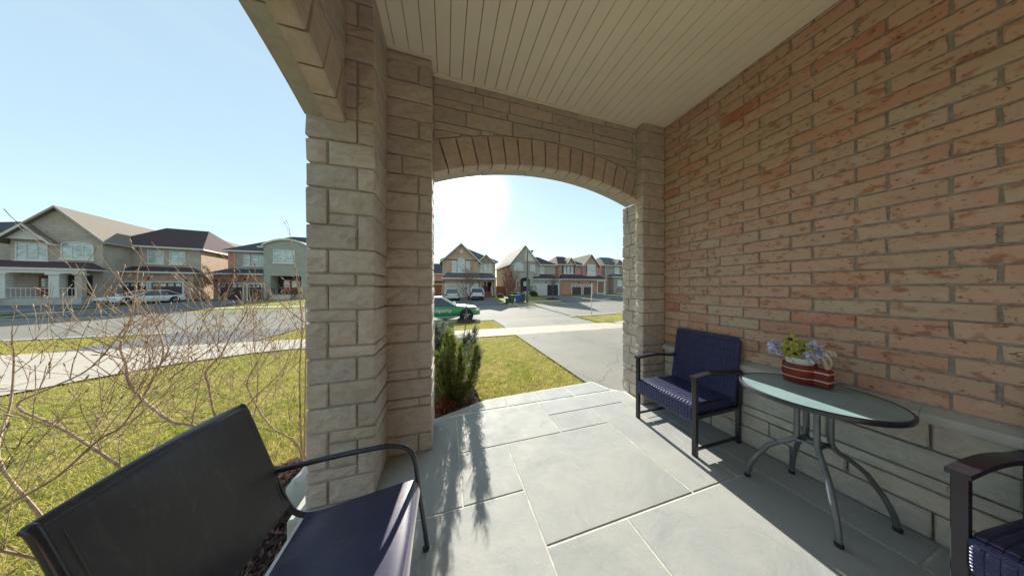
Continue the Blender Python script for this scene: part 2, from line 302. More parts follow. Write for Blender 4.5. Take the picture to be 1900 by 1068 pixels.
# ------------------------------------------------------------------ mesh helpers
class MB:
    def __init__(s): s.v = []; s.f = []
    def add(s, vs, fs):
        o = len(s.v); s.v += [tuple(map(float, v)) for v in vs]; s.f += [tuple(i+o for i in f) for f in fs]; return s
    def box(s, x0, x1, y0, y1, z0, z1):
        return s.add([(x0,y0,z0),(x1,y0,z0),(x1,y1,z0),(x0,y1,z0),(x0,y0,z1),(x1,y0,z1),(x1,y1,z1),(x0,y1,z1)],
                     [(0,3,2,1),(4,5,6,7),(0,1,5,4),(1,2,6,5),(2,3,7,6),(3,0,4,7)])
    def rock(s, x0, x1, y0, y1, z0, z1, c=.01, j=.004, rough=0):
        lo = (x0,y0,z0); hi = (x1,y1,z1); idx = {}; vs = []
        for a in (0,1):
            for b in (0,1):
                for d_ in (0,1):
                    sgn = (a,b,d_)
                    for ax in range(3):
                        p = []
                        for k in range(3):
                            e = (hi if sgn[k] else lo)[k]; i = 0 if k == ax else (c if not sgn[k] else -c)
                            p.append(e+i+random.uniform(-j, j))
                        idx[(sgn, ax)] = len(vs); vs.append(p)
        fs = []
        for ax in range(3):
            o1, o2 = [k for k in range(3) if k != ax]
            for sv in (0,1):
                def K(p, q, r_=ax):
                    t = [0,0,0]; t[ax] = sv; t[o1] = p; t[o2] = q; return idx[(tuple(t), r_)]
                if not rough or ax == 2: fs.append((K(0,0), K(1,0), K(1,1), K(0,1)))
                else:   # chipped face: inner points pushed in and out
                    q = [Vector(vs[k]) for k in (K(0,0), K(1,0), K(1,1), K(0,1))]; nu = max(2, min(6, int((q[1]-q[0]).length/.045))); nv = max(2, min(5, int((q[3]-q[0]).length/.04))); sg_ = 1 if sv else -1
                    gi = {(0,0): K(0,0), (nu,0): K(1,0), (nu,nv): K(1,1), (0,nv): K(0,1)}
                    for i in range(nu+1):
                        for k in range(nv+1):
                            if (i, k) in gi: continue
                            a_, b_ = i/nu, k/nv; p_ = (q[0]*(1-a_)+q[1]*a_)*(1-b_)+(q[3]*(1-a_)+q[2]*a_)*b_
                            if 0 < i < nu and 0 < k < nv: p_[ax] += sg_*random.uniform(-rough*.4, rough); p_[o1] += random.uniform(-.006, .006); p_[o2] += random.uniform(-.006, .006)
                            gi[(i, k)] = len(vs); vs.append(tuple(p_))
                    for i in range(nu):
                        for k in range(nv): fs.append((gi[(i,k)], gi[(i+1,k)], gi[(i+1,k+1)], gi[(i,k+1)]))
        for ax in range(3):
            o1, o2 = [k for k in range(3) if k != ax]
            for p in (0,1):
                for q in (0,1):
                    t0 = [0,0,0]; t0[o1] = p; t0[o2] = q; t1 = list(t0); t1[ax] = 1; t0 = tuple(t0); t1 = tuple(t1)
                    fs.append((idx[(t0,o1)], idx[(t1,o1)], idx[(t1,o2)], idx[(t0,o2)]))
        for a in (0,1):
            for b in (0,1):
                for d_ in (0,1):
                    g = (a,b,d_); fs.append((idx[(g,0)], idx[(g,1)], idx[(g,2)]))
        return s.add(vs, fs)
    def prism(s, poly, fr, d0, d1, inset=.006, push=.008, j=.003):
        """poly [(u,z)], fr(u,z,d)->xyz; chamfered face at d1"""
        n = len(poly); cu = sum(p[0] for p in poly)/n; cz = sum(p[1] for p in poly)/n
        vs = [fr(u, z, d0) for u, z in poly]; sg = 1 if d1 > d0 else -1
        vs += [fr(u, z, d1-sg*push) for u, z in poly]
        for u, z in poly:
            L = math.hypot(cu-u, cz-z) or 1
            vs.append(fr(u+(cu-u)/L*inset*1.4, z+(cz-z)/L*inset*1.4, d1+random.uniform(-j, j)))
        fs = [tuple(range(n)), tuple(range(2*n, 3*n))]
        for i in range(n):
            k = (i+1) % n
            fs += [(i, k, n+k, n+i), (n+i, n+k, 2*n+k, 2*n+i)]
        return s.add(vs, fs)
    def ext(s, poly, a, b, plane='xz'):
        """extrude polygon; plane xz along y, yz along x, xy along z"""
        n = len(poly)
        def P(p, d_): return (p[0], d_, p[1]) if plane == 'xz' else ((d_, p[0], p[1]) if plane == 'yz' else (p[0], p[1], d_))
        vs = [P(p, a) for p in poly]+[P(p, b) for p in poly]
        fs = [tuple(range(n)), tuple(range(n, 2*n))]+[(i, (i+1) % n, n+(i+1) % n, n+i) for i in range(n)]
        return s.add(vs, fs)
    def slabroof(s, pts, th):
        """thick sheet below 3/4 point planar polygon (pts are top)"""
        n = len(pts); vs = list(pts)+[(x, y, z-th) for x, y, z in pts]
        return s.add(vs, [tuple(range(n)), tuple(range(n, 2*n))]+[(i, (i+1) % n, n+(i+1) % n, n+i) for i in range(n)])
    def tube(s, pts, rad, n=8, cap=True):
        pts = [Vector(p) for p in pts]; m = len(pts)
        rr = rad if isinstance(rad, (list, tuple)) else [rad]*m
        up = None; rings = []
        for i, p in enumerate(pts):
            d_ = (pts[min(i+1, m-1)]-pts[max(i-1, 0)]); d_ = d_.normalized() if d_.length > 1e-9 else Vector((0,0,1))
            if up is None: up = d_.orthogonal().normalized()
            else:
                up = up-d_*up.dot(d_); up = up.normalized() if up.length > 1e-6 else d_.orthogonal().normalized()
            sd_ = d_.cross(up); rings.append([tuple(p+(up*math.cos(2*PI*k/n)+sd_*math.sin(2*PI*k/n))*rr[i]) for k in range(n)])
        vs = [v for r_ in rings for v in r_]; fs = []
        for i in range(m-1):
            for k in range(n):
                k2 = (k+1) % n; fs.append((i*n+k, i*n+k2, (i+1)*n+k2, (i+1)*n+k))
        if cap: fs += [tuple(range(n)), tuple(range((m-1)*n, m*n))]
        return s.add(vs, fs)
    def lathe(s, prof, c=(0,0,0), n=24, sx=1, sy=1):
        vs = []; m = len(prof)
        for r_, z in prof:
            for k in range(n): a = 2*PI*k/n; vs.append((c[0]+r_*math.cos(a)*sx, c[1]+r_*math.sin(a)*sy, c[2]+z))
        fs = []
        for i in range(m-1):
            for k in range(n): k2 = (k+1) % n; fs.append((i*n+k, i*n+k2, (i+1)*n+k2, (i+1)*n+k))
        fs += [tuple(range(n)), tuple(range((m-1)*n, m*n))]
        return s.add(vs, fs)
    def disc(s, c, r_, ax='y', th=.05, n=20):
        vs = []
        for dd in (-th/2, th/2):
            for k in range(n):
                a = 2*PI*k/n; p, q = r_*math.cos(a), r_*math.sin(a)
                vs.append((c[0]+p, c[1]+dd, c[2]+q) if ax == 'y' else ((c[0]+dd, c[1]+p, c[2]+q) if ax == 'x' else (c[0]+p, c[1]+q, c[2]+dd)))
        fs = [tuple(range(n)), tuple(range(n, 2*n))]+[(k, (k+1) % n, n+(k+1) % n, n+k) for k in range(n)]
        return s.add(vs, fs)
    def build(s, name, mt, parent=None, smooth=False, loc=(0,0,0), kind=None):
        me = bpy.data.meshes.new(name); me.from_pydata(s.v, [], s.f)
        bm = bmesh.new(); bm.from_mesh(me); bmesh.ops.recalc_face_normals(bm, faces=bm.faces); bm.to_mesh(me); bm.free()
        if smooth:
            me.polygons.foreach_set('use_smooth', [True]*len(me.polygons))
            try: me.set_sharp_from_angle(angle=R(40))
            except Exception: pass
        me.materials.append(mt)
        o = bpy.data.objects.new(name, me); col.objects.link(o); o.location = loc
        if parent is not None: o.parent = parent
        if kind: o['kind'] = kind
        return o
def thing(name, label, cat, loc=(0,0,0), rz=0, group=None):
    o = bpy.data.objects.new(name, None); col.objects.link(o); o.empty_display_size = .2
    o.location = loc; o.rotation_euler = (0, 0, rz); return tag(o, label, cat, group)
def tag(o, label, cat, group=None):
    o['label'] = label; o['category'] = cat
    if group: o['group'] = group
    return o
def bigmesh(name, V, F, mt, parent=None, kind='stuff'):
    me = bpy.data.meshes.new(name); k = F.shape[1]
    me.vertices.add(len(V)); me.vertices.foreach_set('co', np.asarray(V, dtype=np.float32).ravel())
    me.loops.add(F.size); me.loops.foreach_set('vertex_index', F.astype(np.int32).ravel())
    me.polygons.add(len(F)); me.polygons.foreach_set('loop_start', np.arange(0, F.size, k, dtype=np.int32))
    me.update(calc_edges=True); me.validate(); me.materials.append(mt)
    o = bpy.data.objects.new(name, me); col.objects.link(o); o.parent = parent
    if kind: o['kind'] = kind
    return o
def copy_tree(o, parent=None):
    c = o.copy(); col.objects.link(c); c.parent = parent
    for ch in list(o.children): copy_tree(ch, c)
    return c

# ------------------------------------------------------------------ terrain
def yn(x):
    if x < -11: return 12.7-.02*(-11-x)**1.55
    if x > 8: return 12.7+.14*(x-8)**1.15
    return 12.7
RW = 10.2
def prof(v):
    if v < 0: return -.37
    if v < RW: return -.47
    if v < RW+13: return -.36+.30*((v-RW)/13)
    return -.06
def strip(name, x0, x1, v0, v1, dz, mt, nx=None, th=0, zf=None, label=None):
    nx = nx or max(2, int((x1-x0)/2)+1); xs = np.linspace(x0, x1, nx); nv = max(2, int((v1-v0)/2)+2); vs_ = np.linspace(v0, v1, nv)
    m = MB(); V = []; F = []
    for x in xs:
        for v in vs_: V.append((x, yn(x)+v, (prof(v) if zf is None else zf)+dz))
    for i in range(nx-1):
        for j in range(nv-1): a = i*nv+j; F.append((a, a+nv, a+nv+1, a+1))
    if th:
        n0 = len(V); V += [(x, y, z-th) for x, y, z in V[:n0]]
        rim = [i*nv for i in range(nx)]+[(nx-1)*nv+j for j in range(1, nv)]+[i*nv+nv-1 for i in range(nx-2, -1, -1)]+[j for j in range(nv-2, 0, -1)]
        for a, b in zip(rim, rim[1:]+rim[:1]): F.append((a, b, b+n0, a+n0))
    m.add(V, F); o = m.build(name, mt); o['kind'] = 'structure'
    if label: o['label'] = label
    return o
# one ground sheet to the horizon, road trench included
xs = [-1500, -600, -250, -120, -80]+list(range(-60, 61, 3))+[80, 120, 250, 600, 1500]
vl = [-800, -200, -60, -30, -15, -8, -4, -.18, -.02, RW+.02, RW+.18, RW+3, RW+6, RW+9, RW+13, 30, 45, 70, 150, 400, 1500]
m = MB(); V = []; F = []
for x in xs:
    xc = max(-60, min(60, x))
    for v in vl: V.append((x, yn(xc)+v, (prof(v)-.03 if not -.1 < v < RW+.1 else -.52)))
for i in range(len(xs)-1):
    for j in range(len(vl)-1): a = i*len(vl)+j; F.append((a, a+len(vl), a+len(vl)+1, a+1))
m.add(V, F); o = m.build('ground', SOIL); o['kind'] = 'structure'
strip('road', -60, 60, 0, RW, 0, ROAD, 61)
strip('sidewalk', -60, 60, -4.4, -2.9, .006, CONC, 61, .04)
strip('sidewalk', -60, 60, RW+2.6, RW+4.0, .012, CONC, 61, .04)
# kerbs: real steps, dropped where driveways meet the road
def kerb(x0, x1, v0, v1): strip('kerb', x0, x1, v0, v1-.001, .01, CURB, max(2, int((x1-x0)/1.5)+2), .14, -.36)
for a, b in ((-60, -10.8), (-6.4, 2.65), (7.6, 60)): kerb(a, b, -.16, 0)
for a, b in ((-60, -44), (-27.5, -26), (-19, -1.0), (6.4, 15), (23.4, 25), (33.5, 60)): kerb(a, b, RW, RW+.16)
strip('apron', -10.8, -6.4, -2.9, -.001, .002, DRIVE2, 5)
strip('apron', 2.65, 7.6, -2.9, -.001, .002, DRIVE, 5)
# own driveway, neighbour's paving on the left
m = MB(); m.add([(2.62,-6,-.36),(7.7,-6,-.36),(7.7,8.3,-.36),(2.62,8.3,-.36)], [(0,1,2,3)]); o = m.build('driveway', DRIVE); o['kind'] = 'structure'
LB = [(-4.1,8.4),(-5.3,8.1),(-6.3,7.55),(-6.95,6.75),(-7.4,6.0),(-8.2,4.2),(-9.5,1),(-10.5,-4)]
m = MB(); m.add([(x, y, -.362) for x, y in LB]+[(-17,-4,-.362),(-17,8.2,-.362)], [tuple(range(len(LB)+2))]); o = m.build('driveway', CONC); o['kind'] = 'structure'
# driveways across the road
def fardrive(x0, x1, y1, mt, x0b=None, x1b=None):
    m = MB(); V = []; F = []; n = 8
    for i in range(n+1):
        t = i/n; xa = x0+((x0b if x0b is not None else x0)-x0)*t; xb = x1+((x1b if x1b is not None else x1)-x1)*t
        for x in (xa, xb):
            y0 = yn(x)+RW; y = y0+(y1-y0)*t; V.append((x, y, prof(max(RW, y-yn(x)))+.028))
    for i in range(n): F.append((2*i, 2*i+1, 2*i+3, 2*i+2))
    m.add(V, F); o = m.build('driveway', mt); o['kind'] = 'structure'
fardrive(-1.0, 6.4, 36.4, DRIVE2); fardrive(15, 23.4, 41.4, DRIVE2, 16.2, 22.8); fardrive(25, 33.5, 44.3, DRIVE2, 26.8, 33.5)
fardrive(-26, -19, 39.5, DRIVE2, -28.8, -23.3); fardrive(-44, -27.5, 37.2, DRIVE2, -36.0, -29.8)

# mulch beds beside the porch
m = MB(); m.add([(x, y, -.05+dz) for x, y, dz in ((-.2,2.60,0),(.38,2.85,0),(.48,3.3,-.22),(.4,4.6,-.30),(-.4,5.6,-.30),(-1.3,4.2,-.30),(-1.2,2.6,-.22))], [tuple(range(7))])
m.add([(-1.22,2.7,-.345),(-1.55,2.95,-.345),(-2.0,2.4,-.345),(-1.75,1.6,-.345),(-1.75,.9,-.345),(-1.7,-2.5,-.345),(-.8,-2.5,-.345),(-.8,2.7,-.345)], [tuple(range(8))])
o = m.build('mulch_bed', MULCH); o['kind'] = 'structure'
def scatter(n, zone, size, zf, mt, name):
    V = []; F = []
    for i in range(n):
        x, y = zone(); z = zf(x, y); a = random.uniform(0, PI); l = size*random.uniform(.6, 1.6); w_ = size*.35
        c, s_ = math.cos(a), math.sin(a); t = random.uniform(-.4, .7)*l
        V += [(x-c*l-s_*w_, y-s_*l+c*w_, z), (x-c*l+s_*w_, y-s_*l-c*w_, z+.004), (x+c*l+s_*w_, y+s_*l-c*w_, z+abs(t)*.5+.01), (x+c*l-s_*w_, y+s_*l+c*w_, z+abs(t)*.5)]
        F.append((4*i, 4*i+1, 4*i+2, 4*i+3))
    return bigmesh(name, np.array(V), np.array(F), mt)
scatter(9000, lambda: (random.uniform(-1.85, -.9), random.uniform(-.6, 2.85)), .016, lambda x, y: random.uniform(-.348, -.325), CHIP, 'bark_mulch')
scatter(4500, lambda: (random.uniform(-.3, .46), random.uniform(2.75, 4.3)), .016, lambda x, y: -.05-.17*max(0, y-2.75), CHIP, 'bark_mulch')

# ------------------------------------------------------------------ porch floor
WX = 2.75; CEIL = 3.575
m = MB(); m.ext([(-.90,-2.6),(WX,-2.6),(WX,2.3),(2.30,2.70),(2.22,2.98),(.5,2.90),(-.12,2.64),(-.90,2.45)], -.36, -.0035, 'xy')
pf = m.build('porch_floor', GROUT); pf['kind'] = 'structure'
g = .0055
slabs = [[(-.888,1.52),(.11,1.52),(.11,2.63),(-.12,2.63),(-.888,2.43)], [(.11,1.52),(.55,1.52),(.55,2.02),(.11,2.02)], [(.11,2.02),(1.135,2.02),(1.135,2.63),(.11,2.63)],
 [(1.135,2.02),(1.717,2.02),(1.717,2.33),(1.135,2.33)], [(1.135,2.33),(2.2,2.33),(2.2,2.63),(1.135,2.63)], [(.55,1.15),(1.717,1.15),(1.717,2.02),(.55,2.02)],
 [(1.717,1.15),(2.2,1.15),(2.2,2.33),(1.717,2.33)], [(-.888,.62),(.55,.62),(.55,1.52),(-.888,1.52)], [(.55,.35),(1.115,.35),(1.115,1.15),(.55,1.15)], [(1.115,.35),(2.42,.35),(2.42,1.15),(1.115,1.15)],
 [(2.2,1.15),(2.42,1.15),(2.42,1.95),(2.2,1.95)], [(2.2,1.95),(2.42,1.95),(2.42,2.6),(2.2,2.63)], [(2.42,1.45),(2.74,1.45),(2.74,2.25),(2.42,2.25)], [(2.42,.5),(2.74,.5),(2.74,1.45),(2.42,1.45)], [(2.42,-.6),(2.74,-.6),(2.74,.5),(2.42,.5)],
 [(-.06,2.65),(.28,2.65),(.28,2.80)], [(.28,2.65),(.74,2.65),(.74,2.90),(.5,2.89),(.28,2.80)], [(.74,2.65),(1.2,2.65),(1.2,2.92),(.74,2.90)], [(1.2,2.65),(1.7,2.65),(1.7,2.945),(1.2,2.92)], [(1.7,2.65),(2.28,2.65),(2.21,2.965),(1.7,2.945)],
 [(-.888,-.3),(.55,-.3),(.55,.62),(-.888,.62)], [(.55,-.6),(1.6,-.6),(1.6,.35),(.55,.35)], [(1.6,-.6),(2.42,-.6),(2.42,.35),(1.6,.35)], [(-.888,-2.5),(.55,-2.5),(.55,-.3),(-.888,-.3)], [(.55,-2.5),(2.74,-2.5),(2.74,-.6),(.55,-.6)]]
for P in slabs:
    n = len(P); cx = sum(p[0] for p in P)/n; cy = sum(p[1] for p in P)/n
    def off(k):
        out = []
        for i in range(n):
            a, b, c = Vector(P[i-1]), Vector(P[i]), Vector(P[(i+1) % n])
            e1 = (b-a).normalized(); e2 = (c-b).normalized(); n1 = Vector((-e1.y, e1.x)); n2 = Vector((-e2.y, e2.x)); bi = (n1+n2)
            bi = bi/max(.3, bi.length_squared)*2 if bi.length > 1e-6 else n1
            out.append(b+bi*k)
        return out
    o1, o2 = off(g), off(g+.004)
    m = MB(); vs = [(p.x, p.y, -.03) for p in o1]+[(p.x, p.y, -.0025) for p in o1]+[(p.x, p.y, random.uniform(-.0005, .0005)) for p in o2]
    fs = [tuple(range(n)), tuple(range(2*n, 3*n))]
    for i in range(n): k = (i+1) % n; fs += [(i, k, n+k, n+i), (n+i, n+k, 2*n+k, 2*n+i)]
    m.add(vs, fs); m.build('slab', SLAB, pf)

# ------------------------------------------------------------------ stone pillar helpers
U = .083
PAT_A = [(0,.31,0,2),(.31,1,0,2),(0,.73,2,3),(.73,1,2,5),(.31,.73,3,5),(0,.31,3,6),(.31,1,5,6),(0,.73,6,8),(.73,1,6,8),(0,.31,8,10),(.31,1,8,10),(0,.73,10,12),(.73,1,10,12),
 (.31,1,12,13),(0,.31,12,15),(.31,.73,13,15),(.73,1,13,16),(0,.73,15,16),(0,.31,16,18),(.31,1,16,18),(0,.71,18,19),(.71,1,18,19),(0,.31,19,21),(.31,1,19,21),
 (0,.73,21,23),(.73,1,21,24),(0,.31,23,26),(.31,.73,23,24),(.31,1,24,26),(0,.73,26,28),(.73,1,26,28),(0,.31,28,30),(.31,1,28,30),(0,.73,30,32),(.73,1,30,32),(0,.73,32,33),(.73,1,32,35),(0,.31,33,35),(.31,.73,33,35),(0,.73,35,37),(.73,1,35,37),(0,.31,37,38),(.31,1,37,39),(0,.31,38,40),(.31,1,39,40),(0,.73,40,42),(.73,1,40,42),(0,1,42,43)]
PAT_B = [(0,.69,0,2),(.69,1,0,2),(0,1,2,5),(0,.69,5,6),(.69,1,5,6),(0,1,6,8),(0,.69,8,9),(.69,1,8,9),(0,1,9,12),(0,.69,12,14),(.69,1,12,14),(0,1,14,16),(0,.69,16,18),(.69,1,16,18),(0,1,18,20),(0,.66,20,22),(.66,1,20,22),
 (0,1,22,24),(0,.66,24,26),(.66,1,24,26),(0,.7,26,28),(.7,1,26,28),(0,.68,28,30),(.68,1,28,30),(0,.3,30,32),(.3,1,30,32),(0,1,32,34),(0,.68,34,36),(.68,1,34,36),(0,1,36,38),(0,1,38,40),(0,.68,40,42),(.68,1,40,42),(0,1,42,43)]
JT = .005
def pillar(root, x0, x1, y0, y1, pat, axis='x', j=.0035, c=.008, zmax=CEIL):
    """blocks run the full depth so that joints turn the corner"""
    for u0, u1, v0, v1 in pat:
        z0, z1 = v0*U+JT, min(v1*U, zmax)-JT
        if z1 <= z0+.01: continue
        if axis == 'x':
            a, b = x0+(x1-x0)*u0, x0+(x1-x0)*u1
            m = MB().rock(a+(JT if u0 > 0 else 0), b-(JT if u1 < 1 else 0), y0+random.uniform(-.004, .004), y1+random.uniform(-.004, .004), z0, z1, c, j, .009)
        else:
            a, b = y0+(y1-y0)*u0, y0+(y1-y0)*u1
            m = MB().rock(x0+random.uniform(-.004, .004), x1, a+(JT if u0 > 0 else 0), b-(JT if u1 < 1 else 0), z0, z1, c, j, .009)
        m.build('stone', STONE, root)
    MB().box(x0+.016, x1-.016, y0+.016, y1-.016, .0, zmax).build('mortar', MORTAR, root)
fp = thing('stone_pillar', 'wide foreground stone pillar holding the corner of the porch, left of the arch', 'pillar', group='stone piers of the porch')
pillar(fp, -.895, -.49, 1.79, 2.135, PAT_A)
MB().rock(-.97, -.86, 1.74, 2.2, -.36, .0, .01, .004).build('footing', SILL, fp)
bp = thing('stone_pillar', 'stone pier at the left side of the arch, just behind the wide corner pillar', 'pillar', group='stone piers of the porch')
pillar(bp, -.60, -.125, 2.144, 2.54, [((0 if a == 0 else .24+.76*a), .24+.76*b, c_, d_) for a, b, c_, d_ in PAT_B])
rp = thing('stone_pillar', 'narrow stone pier at the right end of the arch, against the brick wall', 'pillar', group='stone piers of the porch')
pillar(rp, 2.385, WX-.004, 2.19, 2.305, [(u0*1 if u0 else 0, u1, a, b) for u0, u1, a, b in [( (0 if q[0] == 0 else .3), (1 if q[1] == 1 else .3), q[2], q[3]) for q in PAT_B]], c=.008)
PJ = [(0,.6,0,2),(.6,1,0,2),(0,1,2,4),(0,.45,4,5),(.45,1,4,5),(0,.6,5,7),(.6,1,5,8),(0,.6,7,8),(0,.5,8,10),(.5,1,8,10),(0,.7,10,12),(.7,1,10,12),(0,.4,12,13),(.4,1,12,14),(0,.4,13,14),(0,.65,14,16),(.65,1,14,16),(0,.5,16,18),(.5,1,16,18),(0,.6,18,19),(.6,1,18,21),(0,.6,19,21),(0,.4,21,22),(.4,1,21,23),(0,.4,22,23),(0,.6,23,25),(.6,1,23,25),(0,.5,25,27),(.5,1,25,27),(0,.6,27,29),(.6,1,27,29),(0,.7,29,30),(.7,1,29,31),(0,.7,30,32),(.7,1,31,32)]
pillar(rp, 2.47, WX-.004, 2.315, 2.62, PJ, axis='y', j=.006, zmax=2.635)

# ------------------------------------------------------------------ arches
HALF, RISE, SPR = 1.295, .235, 2.62
ARAD = (HALF**2+RISE**2)/(2*RISE)
def arch_wall(name, label, cu, fr, d_face, d_mid, d_back, ulo, uhi, flip=False):
    root = thing(name, label, 'wall', group='arched stone walls of the porch')
    cz = SPR+RISE-ARAD; hang = math.asin(HALF/ARAD); VH = .30
    n = 17
    for i in range(n):
        a0 = -hang+2*hang*i/n+.0014; a1 = -hang+2*hang*(i+1)/n-.0014
        P = [(cu+ARAD*math.sin(a), cz+ARAD*math.cos(a)) for a in (a0, a1)]+[(cu+(ARAD+VH)*math.sin(a), cz+(ARAD+VH)*math.cos(a)) for a in (a1, (a0+a1)/2, a0)]
        MB().prism(P, fr, d_mid, d_face+random.uniform(-.003, .003)).build('voussoir', VOUS, root)
    nb = 5
    for i in range(nb):   # smooth band behind the voussoirs
        a0 = -hang+2*hang*i/nb+.001; a1 = -hang+2*hang*(i+1)/nb-.001; aa = [a0+(a1-a0)*k/6 for k in range(7)]
        P = [(cu+(ARAD+.012)*math.sin(a), cz+(ARAD+.012)*math.cos(a)) for a in aa]+[(cu+(ARAD+VH)*math.sin(a), cz+(ARAD+VH)*math.cos(a)) for a in aa[::-1]]
        MB().prism(P, fr, d_mid+(.003 if d_back > d_mid else -.003), d_back, .001, .001, 0).build('arch_band', BAND, root)
    # ashlar above the ring
    def ext_z(u):
        du = u-cu; r_ = ARAD+VH; return cz+math.sqrt(max(r_*r_-du*du, 0))
    rows = [(2.60,2.74),(2.74,2.90),(2.90,3.05),(3.05,3.13),(3.13,3.29),(3.29,3.37),(3.37,3.50),(3.50,CEIL)]
    random.seed(11 if not flip else 12)
    for r0, r1 in rows:
        u = ulo
        while u < uhi-.02:
            w_ = random.uniform(.28, .62) if r1-r0 > .1 else random.uniform(.35, .8)
            u2 = min(uhi, u+w_);  u2 = uhi if uhi-u2 < .12 else u2
            us = [u+JT+(u2-u-2*JT)*k/6 for k in range(7)]
            low = [max(r0+JT, ext_z(x)+.009) if abs(x-cu) < HALF+.14 else r0+JT for x in us]
            top = r1-JT*.8
            pts = [(x, min(z, top-.002)) for x, z in zip(us, low)]
            keep = [i for i in range(7) if low[i] < top-.012]
            if len(keep) >= 2:
                a, b = keep[0], keep[-1]
                P = pts[a:b+1]+[(us[b], top), (us[a], top)]
                MB().prism(P, fr, (d_face+d_back)/2, d_face+random.uniform(-.004, .004), .005, .006).build('stone', STONE, root)
            u = u2
    us = np.linspace(ulo, uhi, 25); e = .016 if d_back > d_face else -.016
    P = [(float(x), (max(2.60, ext_z(x)-.02) if abs(x-cu) < HALF+.05 else 2.60)) for x in us]+[(uhi, CEIL), (ulo, CEIL)]
    mm = MB()
    for i in range(24):
        mm.prism([P[i], P[i+1], (P[i+1][0], CEIL), (P[i][0], CEIL)], fr, d_back-e*.5, d_face+e, 0, 0, 0)
    mm.build('mortar', MORTAR, root)
    return root
arch_wall('arch_wall', 'stone wall with the shallow arch that frames the street view, straight ahead', 1.17, lambda u, z, d_: (u, d_, z), 2.30, 2.42, 2.555, -.125, 2.470)
arch_wall('arch_wall', 'stone arch over the open left side of the porch, seen steeply from below', .495, lambda u, z, d_: (d_, u, z), -.665, -.785, -.90, -.80, 1.79, True)
lp = thing('stone_pillar', 'stone pillar behind the camera at the far left corner of the porch', 'pillar', group='stone piers of the porch')
pillar(lp, -.895, -.49, -1.2, -.80, PAT_A)

# ------------------------------------------------------------------ soffit
pc = thing('porch_ceiling', 'cream slatted soffit boards forming the porch ceiling', 'ceiling'); pc['kind'] = 'structure'
del pc['category']
x = -.66; bw = .1155
while x < WX-.01:
    x1 = min(WX, x+bw)
    MB().ext([(x+.0018, CEIL+.008), (x+.004, CEIL), (x1-.004, CEIL), (x1-.0018, CEIL+.008), (x1-.0018, CEIL+.03), (x+.0018, CEIL+.03)], -2.6, 2.315, 'xz').build('soffit_board', SOFFIT, pc)
    x += bw
MB().box(-.9, WX, -2.6, 2.55, CEIL+.031, CEIL+.2).build('roof_deck', DARKGAP, pc)
MB().box(-.12, 2.385, 2.27, 2.298, CEIL-.012, CEIL+.002).box(-.488, -.125, 2.115, 2.139, CEIL-.012, CEIL+.002).build('soffit_channel', SOFFIT, pc)

# ------------------------------------------------------------------ brick wall
bwt = thing('brick_wall', 'tall weathered red-buff brick wall along the right side of the porch', 'wall')
PITCH = .1025; BL = .3045
variants = []
for k in range(9):
    m = MB().rock(-.0, .105, -(BL-.012)/2, (BL-.012)/2, -(PITCH-.012)/2, (PITCH-.012)/2, .0045, .0032)
    o = m.build('brick', BRICK, bwt); variants.append(o.data); bpy.data.objects.remove(o)
zr0 = .782; nrow = int((CEIL-zr0)/PITCH)+1
ya = .359*1.02; nb = 0; extra = MB()
for r_ in range(nrow):
    zc = zr0+PITCH*(r_+.5)
    off = ya if (int(round((1.577-PITCH/2-zc)/PITCH)) % 2 == 0) else .472*1.02
    k = -10
    while True:
        y0 = off+BL*k; k += 1
        if y0 < -2.5: continue
        if y0 > 2.2: break
        yc = y0+BL/2
        if yc+BL/2 > 2.305: yc -= 0
        top = zc+PITCH/2 > CEIL+.02
        if yc > .12:
            o = bpy.data.objects.new('brick', random.choice(variants)); col.objects.link(o); o.parent = bwt
            o.location = (WX+random.uniform(-.0025, .0025), yc+random.uniform(-.002, .002), zc); o.rotation_euler = (0, random.uniform(-.006, .006), 0); nb += 1
        else: extra.rock(WX, WX+.1, yc-(BL-.012)/2, yc+(BL-.012)/2, zc-(PITCH-.012)/2, zc+(PITCH-.012)/2, .004, .002)
extra.build('brick_field', BRICK, bwt, kind='stuff')
MB().box(WX+.011, WX+.25, -2.6, 2.5, -.36, CEIL+.1).build('mortar', BMORT, bwt)
# sill course (sloped top) and ashlar base
ys = [2.185, 1.42, .56, -.30, -1.2, -2.5]
for a, b in zip(ys, ys[1:]):
    MB().ext([(WX-.055, .690), (WX-.055, .745), (WX-.03, .757), (WX+.012, .777), (WX+.012, .690)], a-.001, b+.001, 'xz').build('sill', SILL, bwt)
random.seed(5)
rows = [(.0,.165),(.165,.29),(.29,.365),(.365,.53),(.53,.690)]
for i, (r0, r1) in enumerate(rows):
    y = 2.185-.13*i
    if y < 2.185: MB().rock(WX-.022, WX+.06, y+JT, 2.18, r0+JT, r1-JT, .007, .003, .005).build('stone', STONE_BASE, bwt)
    while y > -2.5:
        L = random.uniform(.38, .62); MB().rock(WX-.022, WX+.06, y-L+JT, y-JT, r0+JT, r1-JT, .007, .003, .005).build('stone', STONE_BASE, bwt); y -= L
# house wall behind the camera (closes the porch)
hw = thing('brick_wall', 'house front brick wall behind the camera closing the porch', 'wall')
m = MB(); random.seed(3)
for r_ in range(35):
    zc = PITCH*(r_+.5); x = -.95+(.15 if r_ % 2 else 0)
    while x < WX-.1:
        m.rock(x+.006, min(x+BL-.006, WX-.03), -2.6, -2.55, zc-(PITCH-.012)/2, zc+(PITCH-.012)/2, .004, .002); x += BL
m.build('brick_field', BRICK, hw, kind='stuff')
MB().box(-.97, WX, -2.8, -2.56, -.36, CEIL+.1).build('mortar', BMORT, hw)
